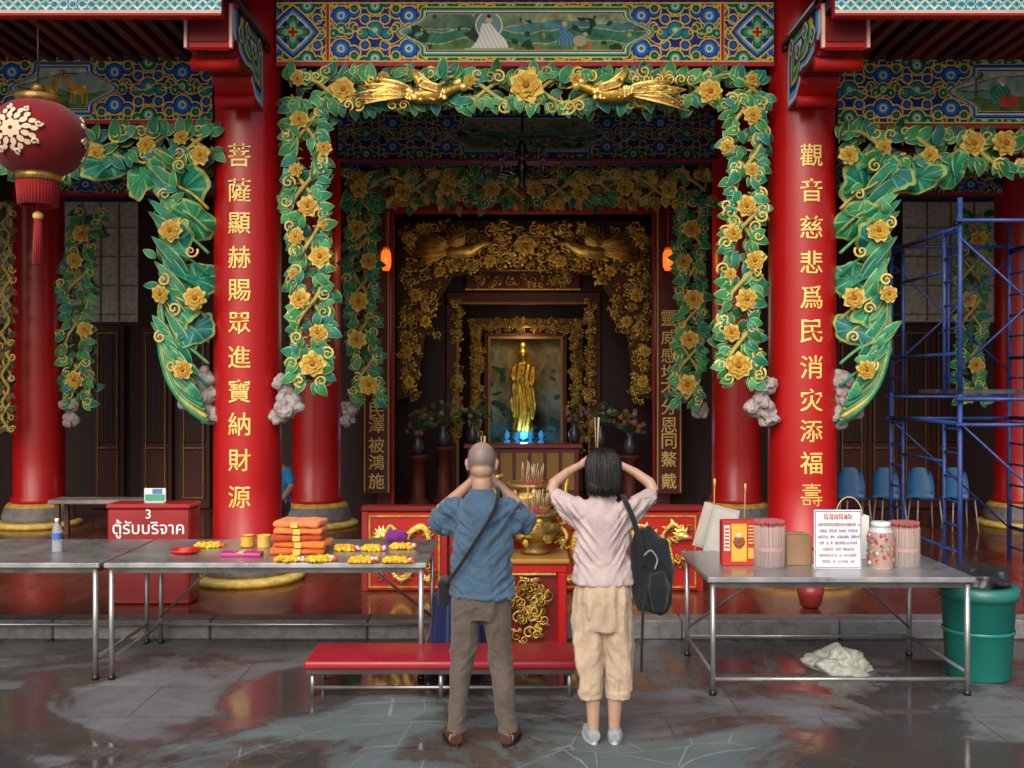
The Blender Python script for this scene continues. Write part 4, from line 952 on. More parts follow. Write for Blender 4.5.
# ================================================ BENCH
e=empty('kneeling_bench',(XP(440,6.5),6.55,0),'low kneeling bench with red padded top and steel legs','bench')
bx0,bx1=XP(303,6.33),XP(578,6.33)
m=MB(); m.box(bx0,bx1,6.33,6.80,.18,.235,(.34,.016,.028),.02,seg=3); fin(m,'seat',M_plastic,e)
m=MB(); m.box(bx0+.02,bx1-.02,6.35,6.78,.15,.1795,(.12,.1,.1)); m.tube([(bx0+.05,6.38,.06),(bx1-.05,6.38,.06)],.012,8,(.3,.3,.3)); m.tube([(bx0+.05,6.75,.06),(bx1-.05,6.75,.06)],.012,8,(.3,.3,.3)); fin(m,'frame',M_steel,e)
for x in(bx0+.05,(bx0+bx1)/2,bx1-.05):
    for y in(6.38,6.75): m=MB(); m.tube([(x,y,0),(x,y,.15)],.016,10,(.35,.35,.35)); fin(m,'leg',M_steel,e)
# ================================================ STEEL TABLES
def steel_table(x0,x1,y0,y1,h,label,brace=False,shelf=False,mid=False):
    e=empty('steel_table',((x0+x1)/2,(y0+y1)/2,0),label,'table')
    m=MB(); m.box(x0,x1,y0,y1,h-.035,h,(.5,.51,.52),.006); m.box(x0+.03,x1-.03,y0+.03,y1-.03,h-.07,h-.036,(.15,.15,.15)); fin(m,'table_top',M_steel,e)
    for x in(x0+.04,x1-.04):
        for y in(y0+.04,y1-.04): m=MB(); m.tube([(x,y,0),(x,y,h-.05)],.018,10,(.5,.5,.5)); m.lathe([(.024,0),(.024,.03)],(x,y,0),10,(.05,.05,.05)); fin(m,'leg',M_steel,e)
    m=MB()
    for x in(x0+.04,x1-.04): m.tube([(x,y0+.04,.14),(x,y1-.04,.14)],.012,8,(.45,.45,.45))
    if shelf: m.tube([(x0+.04,y0+.04,.10),(x1-.04,y0+.04,.10)],.014,8,(.45,.45,.45))
    m.tube([(x0+.04,y1-.04,.14),(x1-.04,y1-.04,.14)],.012,8,(.45,.45,.45))
    if brace:
        for (a,b) in((x0+.04,x0+.6),(x1-.04,x1-.6)): m.tube([(a,y1-.05,.2),(b,y1-.3,h-.06)],.01,8,(.4,.4,.4))
    fin(m,'stretcher',M_steel,e)
TB=.775
steel_table(-5.4,XP(101,6.75),6.72,7.75,TB,'long stainless steel table standing on wet paving')
steel_table(XP(105,6.75),XP(427,6.75),6.72,7.75,TB,'stainless steel offering table holding robes and marigolds',brace=True)
TR=.745
steel_table(XP(707,6.4),XP(975,6.4),6.38,7.4,TR,'stainless steel table holding incense bundles and notices',brace=True,shelf=True)
def on(px,py,h):
    d=(HC-h)*F/(py-384); return XP(px,d),d
def robe(x,y,z,col,wob,lab,wd):
    m=MB(); m.box(x-wd,x+wd,y-.13,y+.13,z,z+.044,col,.02,seg=4)
    r=random.Random(int(z*1000))
    for k in range(3): m.tube([(x-wd+.01,y-.128,z+.012+k*.011),(x-wd*.4,y-.134,z+.010+k*.012+r.uniform(-.003,.003)),(x+wd*.3,y-.134,z+.012+k*.011+r.uniform(-.003,.003)),(x+wd-.01,y-.128,z+.014+k*.010)],.004,5,tuple(v*.8 for v in col))
    o=fuse(m,'robe_bundle',M_cloth,col,.009,2,disp=lambda p:.007*noise.noise(p*16),label=lab,cat='folded robe',group='folded orange robes in a stack'); o.rotation_euler=(0,rnd.uniform(-.02,.02),wob)
    b=MB(); b.box(x-.025,x+.025,y-.146,y-.1445,z+.004,z+.042,(.7,.5,.1)); fin(b,'ribbon',M_plastic,o)
    return o
x,y=on(297,556,TB)
for k,c_ in enumerate([(.75,.16,.02),(.8,.2,.03),(.5,.07,.02),(.8,.22,.06),(.85,.24,.08)]): robe(x+rnd.uniform(-.025,.025),y+.16,TB+.002+k*.046,c_,rnd.uniform(-.12,.12),'folded orange monk robe packed in the stack on the table',.19-.006*k)
def marigold(x,y,z,L,W_,lab,ang=0):
    m=MB(); r=random.Random(int(x*1000)&255)
    for k in range(56):
        a=2*pi*k/28*1.03; lay=k//28
        X=(L/2)*math.cos(a)*(1-.25*lay)+r.uniform(-.008,.008); Y=W_/2*math.sin(a)*(1-.25*lay)+r.uniform(-.008,.008); Z=z+.016+.013*lay+r.uniform(-.004,.006)
        ca,sa=math.cos(ang),math.sin(ang); m.ell((x+X*ca-Y*sa,y+X*sa+Y*ca,Z),(.016,.016,.014),r.choice([(.85,.5,.01),(.8,.42,.01),(.85,.58,.03),(.8,.38,.01)]),7,5,jit=.3)
    for k in range(6): 
        m.ell((x+(L/2+.01)*math.cos(ang)+r.uniform(-.02,.02),y+L/2*math.sin(ang)-.02,z+.018+r.uniform(0,.015)),(.014,.014,.014),r.choice([(.7,.05,.08),(.8,.78,.7),(.75,.12,.02)]),7,5)
    fin(m,'marigold_garland',M_flower,label=lab,cat='flower garland',group='marigold garlands laid on the steel table')
for (a,b,L,W_,an) in [(208,548,.17,.08,.2),(288,562,.15,.07,0),(320,562,.16,.08,.2),(345,551,.14,.07,-.2),(362,563,.15,.07,.1),(396,563,.17,.08,-.1),(402,549,.15,.07,.1),(372,551,.13,.07,0)]:
    x,y=on(a,b,TB); marigold(x,y,TB,L,W_,'bright yellow marigold garland coiled on the steel table',an)
x,y=on(242,556,TB); m=MB(); m.box(x-.14,x+.14,y-.05,y+.05,TB,TB+.03,(.5,.03,.2),.01,seg=2); m.box(x-.02,x+.02,y-.052,y+.052,TB+.025,TB+.033,(.8,.6,.2)); fin(m,'gift_box',M_plastic,label='flat pink wrapped packet on the steel table',cat='packet')
for i,(a,c_) in enumerate([(243,(.6,.2,.03)),(260,(.75,.5,.1))]):
    x,y=on(a,550,TB); m=MB(); m.lathe([(.045,0),(.05,.01),(.048,.08),(.052,.09),(.044,.09),(.04,.075)],(x,y+.12,TB),20,c_ if i else [(.5,.02,.02),(.75,.45,.06),(.6,.03,.03),(.7,.45,.06),(.7,.45,.06)]); fin(m,'offering_cup',M_goldpaint,label='gold and red offering cup beside the robes',cat='cup',group='offering cups')
x,y=on(186,553,TB); m=MB(); m.lathe([(.06,0),(.1,.015),(.105,.03),(.095,.028),(.055,.01)],(x,y,TB),24,(.6,.02,.02)); m.ell((x,y,TB+.025),(.05,.05,.02),(.6,.08,.04)); fin(m,'offering_plate',M_plastic,label='small red plate on the steel table',cat='plate')
x,y=on(395,545,TB); m=MB(); m.ell((x,y+.1,TB+.05),(.09,.06,.05),jit=.3); fuse(m,'pouch',M_cloth,(.2,.02,.2),.01,2,disp=lambda p:.01*noise.noise(p*20),label='dark purple cloth pouch behind the marigolds',cat='pouch')
def bottle(x,y,z,lab):
    e=empty('water_bottle',(x,y,z),lab,'bottle'); m=MB(); m.lathe([(.03,0),(.034,.01),(.034,.06),(.031,.07),(.034,.08),(.034,.15),(.02,.19),(.013,.2),(.013,.215)],(x,y,z),18,(.75,.82,.88)); fin(m,'bottle_body',M_glass,e)
    m=MB(); m.lathe([(.015,.212),(.015,.235)],(x,y,z),14,(.75,.78,.8)); fin(m,'cap',M_plastic,e); m=MB(); m.lathe([(.035,.09),(.035,.135)],(x,y,z),18,(.05,.15,.45),cap=False); fin(m,'bottle_label',M_paper,e)
x,y=on(57,552,TB); bottle(x,y,TB,'clear water bottle with blue label on the steel table')
e=empty('donation_box',(XP(149,8.4),8.6,.147),'red donation box with white lettering and number','donation box')
dx0,dx1=XP(107,8.35),XP(190,8.35)
m=MB(); m.box(dx0,dx1,8.35,8.62,.15,.93,(.30,.016,.018),.015); m.box(dx0-.01,dx1+.01,8.34,8.63,.931,.97,(.33,.016,.018),.012); m.box(dx0+.2,dx1-.2,8.47,8.49,.9705,.973,(.01,.01,.01)); m.box(dx0+.03,dx1-.03,8.343,8.349,.2,.62,(.24,.014,.016)); fin(m,'box_body',M_plastic,e)
m=MB(); cxx=(dx0+dx1)/2; add_text(m,"3",.075,cxx,8.346,ZP(514,8.35),(.85,.85,.82),bold=.001); add_text(m,"ตู้รับบริจาค",.17,cxx,8.346,ZP(529,8.35),(.85,.85,.82),fit=.58,bold=.0015)
fin(m,'lettering',M_paper,e)
x,y=XP(157,8.5),8.45; m=MB()
m.box(x-.09,x+.09,y,y+.01,.975,1.09,(.7,.75,.72),.004); m.box(x-.08,x+.08,y-.004,y-.001,.985,1.04,(.06,.35,.2)); m.box(x-.02,x+.06,y-.004,y-.001,1.045,1.085,(.08,.2,.45)); m.box(x-.08,x+.08,y-.01,y+.06,.971,.979,(.6,.6,.6)); fin(m,'card_stand',M_plastic,label='small printed card in a stand on the donation box',cat='card stand')
def bundle(px,py,R,h,label,cols,tips):
    x,y=on(px,py,TR); y+=R; e=empty('incense_bundle',(x,y,TR),label,'incense bundle',group='incense bundles in plastic tubs')
    m=MB(); r=random.Random(int(px))
    for k in range(420):
        a=r.uniform(0,6.28); rr=R*.95*math.sqrt(r.random()); hh=h*r.uniform(.97,1); X,Y=x+rr*math.cos(a),y+rr*math.sin(a)
        m.tube([(X,Y,TR+.01),(X,Y,TR+hh*.9)],.0036,4,r.choice(cols)); m.tube([(X,Y,TR+hh*.9),(X,Y,TR+hh)],.0030,4,r.choice(tips))
    m.lathe([(R*.97,h*.35),(R*.975,h*.36),(R*.975,h*.42),(R*.97,h*.43)],(x,y,TR),24,(.5,.2,.18),cap=False)
    fin(m,'incense_sticks',M_paper,e)
    m=MB(); m.lathe([(R,0.001),(R*1.03,.004),(R*1.03,h*.85),(R*1.05,h*.86),(R*1.01,h*.85)],(x,y,TR),28,(.9,.9,.9),cap=False); fin(m,'tub',M_glass,e)
bundle(773,569,.105,.31,'thick bundle of pink-tipped incense sticks in a clear tub',[(.50,.25,.2),(.54,.31,.24),(.42,.18,.15)],[(.5,.10,.12),(.42,.14,.13)])
bundle(910,569,.10,.30,'bundle of brown incense sticks in a clear tub',[(.46,.28,.2),(.38,.21,.14),(.5,.25,.2)],[(.42,.10,.10),(.38,.14,.11)])
x,y=on(739,566,TR); e=empty('incense_packet',(x,y+.06,TR),'upright red and yellow incense packet','incense packet')
m=MB(); m.box(x-.11,x+.11,y,y+.1,TR,TR+.30,(.5,.025,.02),.006); fin(m,'carton',M_paper,e)
m=MB(); m.box(x-.05,x+.05,y-.004,y-.001,TR+.03,TR+.28,(.7,.42,.05)); m.box(x-.1,x-.06,y-.004,y-.001,TR+.1,TR+.27,(.65,.62,.5)); m.ell((x,y-.003,TR+.16),(.035,.004,.05),(.5,.05,.03)); m.ell((x,y-.006,TR+.2),(.02,.004,.022),(.65,.5,.4)); m.box(x+.06,x+.1,y-.004,y-.001,TR+.05,TR+.12,(.7,.42,.05))
for k in range(6): m.box(x-.095,x-.065,y-.006,y-.0045,TR+.12+k*.024,TR+.13+k*.024,(.4,.05,.05)); m.box(x+.062,x+.098,y-.006,y-.0015,TR+.15+k*.022,TR+.157+k*.022,(.7,.6,.25))
for k in range(10): m.leaf(fm(x,y-.007,TR+.16,k*.63),.05,.010,(.3,.03,.02),(.1,.25,.08),n=3)
fin(m,'packet_print',M_paper,e)
for i,(a,c_,tl) in enumerate([(728,(.42,.40,.36),.22),(716,(.5,.42,.36),.28)]):
    x,y=on(a,558-6*i,TR); y+=.28; x0=x-.12
    m=MB(); Mx=Matrix.Translation((x0,y,TR+.002))@Matrix.Rotation(tl,4,'Y'); m.box(0,.2,0,.02,0,.34,c_,.004,M=Mx); m.box(.02,.18,-.003,-.0005,.02,.32,(.5,.48,.44),M=Mx)
    fin(m,'leaning_board',M_paper,label='pale board leaning sideways on the steel table',cat='board')
for (a,b,h) in((716,548,.5),(747,545,.45)):
    x,y=on(a,b,TR); e=empty('joss_stick_holder',(x,y+.1,TR),'tall joss stick standing in a small holder','joss stick',group='tall joss sticks in holders'); m=MB(); m.tube([(x,y+.1,TR+.03),(x+.01,y+.1,TR+h)],.005,6,(.5,.25,.1)); m.tube([(x+.01,y+.1,TR+h-.06),(x+.01,y+.1,TR+h)],.008,6,(.7,.5,.1)); fin(m,'joss_stick',M_paper,e); m=MB(); m.lathe([(.04,0),(.045,.05),(.04,.055),(.035,.02)],(x,y+.1,TR),14,DRED); fin(m,'holder',M_plastic,e)
x,y=on(800,566,TR); m=MB(); m.box(x-.085,x+.085,y+.02,y+.2,TR,TR+.20,(.28,.17,.09),.005); m.box(x-.084,x+.084,y+.1,y+.12,TR+.2005,TR+.203,(.4,.3,.15)); fin(m,'carton_box',M_paper,label='small brown cardboard carton on the steel table',cat='carton')
x,y=on(838,569,TR); e=empty('notice_board',(x,y+.05,TR),'white notice sheet with purple handwriting in a stand','notice')
m=MB(); m.box(x-.155,x+.155,y,y+.012,TR,TR+.385,(.78,.78,.8),.004); m.box(x-.14,x+.14,y+.013,y+.1,TR,TR+.012,(.7,.7,.7)); fin(m,'sheet',M_paper,e)
m=MB(); r=random.Random(2)
def scrib(z,h,c_,x0,x1,th=.0035):
    u=x0
    while u<x1:
        w_=h*r.uniform(.5,.8); P=[(u,z),(u+w_*.1,z+h),(u+w_*.5,z+h*r.uniform(.5,1)),(u+w_*.4,z+h*r.uniform(0,.4)),(u+w_*.8,z),(u+w_*.85,z+h*r.uniform(.7,1.2))]
        m.tube([(a,y-.003,b) for a,b in P],th,4,c_); u+=w_*1.3
        if r.random()<.2: u+=h*.6
scrib(TR+.325,.034,(.6,.05,.12),x-.09,x+.09,.0028); 
for k,(c_,w_) in enumerate([((.12,.03,.2),.13),((.12,.03,.2),.12),((.05,.05,.25),.13),((.12,.03,.2),.12),((.12,.03,.2),.10),((.55,.03,.05),.12),((.1,.03,.2),.1)]): scrib(TR+.28-k*.04,.02,c_,x-w_,x+w_,.0013)
for (a,b,c,d) in [(x-.15,x+.15,TR+.374,TR+.378),(x-.15,x+.15,TR+.01,TR+.014),(x-.15,x-.146,TR+.015,TR+.373),(x+.146,x+.15,TR+.015,TR+.373)]: m.box(a,b,y-.003,y-.0005,c,d,(.12,.12,.35))
fin(m,'handwriting',M_paper,e)
x,y=on(853,560,TR); e=empty('gift_bag',(x,y,TR),'paper gift bag with gold cord handle behind the notice','gift bag'); m=MB(); m.box(x-.12,x+.12,y+.02,y+.11,TR,TR+.3,(.75,.74,.68),.004); fin(m,'bag_body',M_paper,e); m=MB(); m.tube([(x-.02+.09*math.cos(a),y+.02,TR+.3+.13*math.sin(a)) for a in np.linspace(0,pi,12)],.004,6,(.65,.45,.18)); fin(m,'handle',M_paper,e)
x,y=on(885,570,TR); y+=.08; e=empty('sweet_jar',(x,y,TR),'clear plastic jar with red and white printed wrap','jar'); m=MB(); m.lathe([(.075,0),(.08,.01),(.08,.24),(.06,.27),(.06,.275)],(x,y,TR),22,[(.5,.5,.5),(.42,.26,.23),(.55,.58,.6),(.6,.6,.6)]); fin(m,'jar_body',M_plastic,e)
m=MB(); m.lathe([(.063,.27),(.063,.3),(.05,.305)],(x,y,TR),22,(.7,.7,.7)); fin(m,'lid',M_plastic,e)
m=MB(); r=random.Random(8)
for k in range(90):
    a=r.uniform(0,6.28); zz=r.uniform(.03,.23); s_=r.uniform(.006,.012); m.ell((x+.080*math.cos(a),y+.080*math.sin(a),TR+zz),(s_,s_,s_*1.3),r.choice([(.45,.03,.03),(.6,.6,.55),(.1,.25,.1),(.5,.34,.1),(.36,.1,.13)]),7,4)
fin(m,'jar_print',M_paper,e)
def gpt(px,py): d=HC*F/(py-384); return XP(px,d),d
x,y=gpt(840,670); m=MB(); n1_,n2_=72,34; vs=[];fs=[]
for i in range(n2_+1):
    for k in range(n1_):
        a=2*pi*k/n1_; v_=i/n2_; th=v_*pi*.5; base=Vector((math.cos(a)*math.cos(th),math.sin(a)*math.cos(th),math.sin(th)))
        cr=1+.45*noise.noise(base*1.6+Vector((3,1,0)))-.22*abs(noise.noise(base*3.4+Vector((1,4,2))))-.08*abs(noise.noise(base*8))
        vs.append((x+.24*base.x*cr,y+.15*base.y*cr,.002+.17*base.z*cr*(1-.35*abs(base.x+.2))))
for i in range(n2_):
    for k in range(n1_): fs.append((i*n1_+k,i*n1_+(k+1)%n1_,(i+1)*n1_+(k+1)%n1_,(i+1)*n1_+k))
m.add(vs,fs,(.60,.65,.56),True)
fin(m,'plastic_bag',M_film,label='crumpled white plastic bag lying under the table',cat='plastic bag')
x,y=gpt(838,648); m=MB(); m.lathe([(.06,.0),(.08,.02),(.1,.1),(.11,.17),(.1,.17),(.09,.1),(.05,.03)],(x,y+.7,0.15),24,(.3,.03,.03)); fin(m,'ceramic_bowl',M_plastic,label='dark red glazed bowl standing on the stone step',cat='bowl')
x,y=XP(985,6.75),6.85; e=empty('rubbish_bin',(x,y,0),'teal plastic rubbish bin with black liner','bin')
m=MB(); m.lathe([(.19,0),(.2,.01),(.235,.56),(.25,.565),(.25,.6),(.232,.6),(.225,.56),(.19,.03)],(x,y,0),36,(.012,.2,.17)); m.lathe([(.222,.3),(.229,.305),(.229,.32),(.224,.325)],(x,y,0),36,(.012,.2,.17),cap=False); fin(m,'bin_body',M_plastic,e)
m=MB(); m.lathe([(.253,.53),(.256,.56),(.256,.605),(.2,.615),(.18,.5)],(x,y,0),36,(.02,.16,.14)); fin(m,'liner',M_plastic,e)
m=MB(); m.ell((x-.02,y,.64),(.2,.18,.08),jit=.5); m.ell((x+.1,y,.66),(.1,.1,.07),jit=.5); fuse(m,'rubbish_bag',M_plastic,(.02,.02,.022),.012,2,disp=lambda p:.025*abs(noise.noise(p*14)),label='black plastic sack bulging out of the bin',cat='rubbish bag')
# ================================================ SCAFFOLD
SB=(.02,.06,.25)
e=empty('scaffolding',(4.4,9.6,.147),'blue tubular steel scaffolding tower beside the red pillar','scaffold')
def sframe(x,z0,z1):
    m=MB(); 
    for y,top in((8.8,z1),(10.4,z1)): m.tube([(x,y,z0),(x,y,top)],.022,10,SB)
    for y in (9.12,10.08): m.tube([(x,y,z0+.02),(x,y,z1-.25)],.017,8,SB)
    m.tube([(x,8.8,z1-.25),(x,10.4,z1-.25)],.02,8,SB); m.tube([(x,9.12,z1-.6),(x,10.08,z1-.6)],.015,8,SB); m.tube([(x,8.8,z0+.35),(x,10.4,z0+.35)],.016,8,SB)
    z=z0+.15
    while z<z1-.15:
        m.tube([(x,8.8,z),(x,9.12,z)],.012,6,SB); m.tube([(x,10.08,z),(x,10.4,z)],.012,6,SB); z+=.21
    fin(m,'end_frame',M_rust,e)
for x in(3.85,5.05):
    sframe(x,.15,1.86); sframe(x,1.862,3.55)
for y in(8.76,10.44):
    m=MB()
    m.tube([(3.85,y,2.1),(5.05,y,3.2)],.010,6,SB); m.tube([(3.85,y+.02,3.2),(5.05,y+.02,2.1)],.010,6,SB); m.tube([(3.85,y,1.6),(5.05,y,.5)],.010,6,SB)
    for z in (1.82,3.35,1.6): m.tube([(3.80,y,z),(5.1,y,z)],.018,8,SB)
    m.tube([(4.45,y,1.82),(4.45,y,3.35)],.015,8,SB)
    fin(m,'cross_brace',M_rust,e)
for y in (8.9,9.35): m=MB(); m.box(3.87,5.03,y,y+.4,1.86,1.9,(.05,.06,.08),.005); fin(m,'deck',M_rust,e)
def chair(x,y):
    e=empty('plastic_chair',(x,y,.147),'blue plastic chair with pale legs on the hall floor','chair',group='row of blue chairs')
    C=(.012,.11,.27); z=.40+.147
    m=MB(); vs=[];fs=[]; NU,NV=12,16
    for i in range(NV+1):
        v_=i/NV
        if v_<.5: yy=y-.18+.32*(v_/.5); zz=z-.02+.02*math.cos(v_*2*pi); wd=.165
        else: u=(v_-.5)/.5; yy=y+.14+.06*u; zz=z+.0+.36*u; wd=.165*(1-.3*u**4)
        for k in range(NU+1):
            s_=k/NU*2-1; vs.append((x+s_*wd,yy-(.04*(abs(s_)**3) if v_>.5 else 0),zz+(.025*abs(s_)**3 if v_<.5 else 0)-(.05*abs(s_)**4 if i==NV else 0)))
    for i in range(NV):
        for k in range(NU): fs.append((i*(NU+1)+k,i*(NU+1)+k+1,(i+1)*(NU+1)+k+1,(i+1)*(NU+1)+k))
    m.add(vs,fs,C,True); fin(m,'seat_shell',M_plastic,e)
    for sx in(-1,1):
        for sy in(-1,1): m=MB(); m.tube([(x+sx*.13,y+sy*.12,z-.01),(x+sx*.16,y+sy*.16,.15)],.010,8,(.35,.35,.35)); fin(m,'leg',M_plastic,e)
for k in range(4): chair(4.22+k*.43,12.6)
e=empty('wooden_bench',(-5.0,12.0,.147),'dark wooden bench in the side bay','bench'); m=MB(); m.box(-5.4,-4.2,11.9,12.25,.55,.6,(.3,.26,.24),.01); fin(m,'seat',M_wood,e)
for x in(-5.3,-4.3):
    for y in(11.95,12.2): m=MB(); m.box(x-.025,x+.025,y-.025,y+.025,.15,.549,(.12,.06,.04)); fin(m,'leg',M_wood,e)
# ================================================ PEOPLE
def hand(mb,wr,d,n,side,curl=.5,s=1.0,spread=.06):
    d=Vector(d).normalized(); n=Vector(n); n=(n-d*n.dot(d)).normalized(); l=d.cross(n)*side; wr=Vector(wr)
    offs=[.028,.009,-.010,-.027]; Ls=[.070,.078,.072,.056]; kn=[.088,.092,.088,.08]
    for i in range(4):
        K=wr+d*kn[i]*s+l*offs[i]*s
        mb.tube([wr+l*offs[i]*.5*s-d*.01,wr+d*.045*s+l*offs[i]*.95*s,K],[.014*s,.0135*s,.0105*s],8)
        p_=K; ang=0; P=[K]; R=[.0098]
        for seg,(fr_,da) in enumerate(((.45,.45),(.31,.75),(.24,.5))):
            ang+=curl*da; dd=(d*math.cos(ang)+n*math.sin(ang)+l*spread*(1.5-i)*.6).normalized(); p_=p_+dd*Ls[i]*fr_*s; P.append(p_); R.append([.009,.0083,.0068][seg])
        mb.tube(P,[r_*s for r_ in R],8); mb.ell(tuple(P[-1]),(.0068*s,)*3,n=8,m=6)
    b0=wr+d*.02*s+l*.02*s; b1=b0+(l*.55+d*.7+n*.35).normalized()*.045*s; b2=b1+(d*.85+l*.3+n*.35*(1+curl)).normalized()*.034*s; b3=b2+(d*.9+n*.4).normalized()*.026*s
    mb.tube([b0,b1,b2,b3],[.017*s,.0135*s,.0105*s,.0085*s],8); mb.ell(tuple(b3),(.0085*s,)*3,n=8,m=6)
def head(mb,H,pitch=0,s=1.0):
    M=Matrix.Translation(H)@Matrix.Rotation(pitch,4,'X')
    def E(c,r): mb.ell((0,0,0),tuple(v*s for v in r),n=20,m=14,M=M@Matrix.Translation(Vector(c)*s))
    E((0,-.012,.028),(.077,.096,.086)); E((0,.02,-.02),(.068,.078,.085)); E((0,.045,-.075),(.045,.045,.035)); E((0,.03,.04),(.068,.07,.06)); E((0,-.035,-.045),(.058,.05,.05))
    for sx in(-1,1):
        E((sx*.078,.0,-.012),(.010,.02,.033)); E((sx*.084,-.010,.0),(.009,.014,.024)); E((sx*.042,.062,-.035),(.024,.025,.022)); E((sx*.03,.088,.018),(.022,.012,.008))
    T=lambda v:tuple(M@(Vector(v)*s))
    mb.tube([T((0,.09,.012)),T((0,.104,-.012)),T((0,.116,-.034)),T((0,.10,-.044))],[.009,.012,.016,.008],8)
    E((0,.086,-.064),(.024,.013,.007)); E((0,.084,-.075),(.021,.013,.008))
    return M
def fold(p,f,ax,amp,seed=0):
    q_=Vector((p.x*ax[0]+seed,p.y*ax[1],p.z*ax[2])); n=noise.noise(q_*f); n2=noise.noise(q_*f*2.1+Vector((7,3,1)))
    return amp*((1-abs(n)*3.2)*.7+(1-abs(n2)*3)*.3-.35)
def wr_noise(axis=(1,1,1),amp=.008,f=9):
    return lambda p:fold(p,f,axis,amp)
def person_base(px,d,label):
    return empty('person',(px,d,0),label,'person')
def shoe(mb,ax,ay,ang,s=1.0):
    c,s_=math.cos(ang),math.sin(ang)
    f=lambda x,y,z:(ax+x*c-y*s_,ay+x*s_+y*c,z)
    mb.tube([f(0,-.055,.04),f(0,-.02,.045),f(0,.06,.04),f(0,.13,.03),f(0,.175,.024)],[.036*s,.042*s,.043*s,.038*s,.02],12,flat=1)
def sole(mb,ax,ay,ang,col,s=1.):
    pts=[];n=24
    c,s_=math.cos(ang),math.sin(ang)
    for k in range(n):
        a=2*pi*k/n; y=.06+.128*math.sin(a)*s; wd=.046*(1+.15*math.sin(a))*s; x=wd*math.cos(a); pts.append((ax+x*c-y*s_,ay+x*s_+y*c))
    vs=[(a,b,.001) for a,b in pts]+[(a,b,.018) for a,b in pts]; fs=[tuple(range(n-1,-1,-1)),tuple(range(n,2*n))]+[(k,(k+1)%n,(k+1)%n+n,k+n) for k in range(n)]
    mb.add(vs,fs,col)
def eyes(parent,M,s=1):
    for sx in(-1,1):
        m=MB(); m.ell((0,0,0),(.012*s,.008*s,.007*s),(.7,.68,.62),M=M@Matrix.Translation((sx*.03*s,.086*s,.003*s))); m.ell((0,0,0),(.0055*s,.004*s,.0055*s),(.02,.01,.008),M=M@Matrix.Translation((sx*.03*s,.0925*s,.003*s))); fin(m,'eye',M_plastic,parent)
SK=(.40,.23,.155)
def stick_bundle(x,y,z,tilt,label,h=.33):
    m=MB(); r=random.Random(5)
    for k in range(4):
        t_=r.uniform(-.012,.012); X=x+r.uniform(-.006,.006); Y=y+r.uniform(-.006,.006); m.tube([(X,Y,z-.06),(X+t_*.3,Y,z+.05)],.0016,5,(.6,.04,.08)); m.tube([(X+t_*.3,Y,z+.05),(X+t_+tilt*h,Y+.03,z+h)],.0024,5,(.5,.38,.2))
    fin(m,'incense_sticks',M_paper,label=label,cat='incense sticks',group='incense sticks held in prayer')
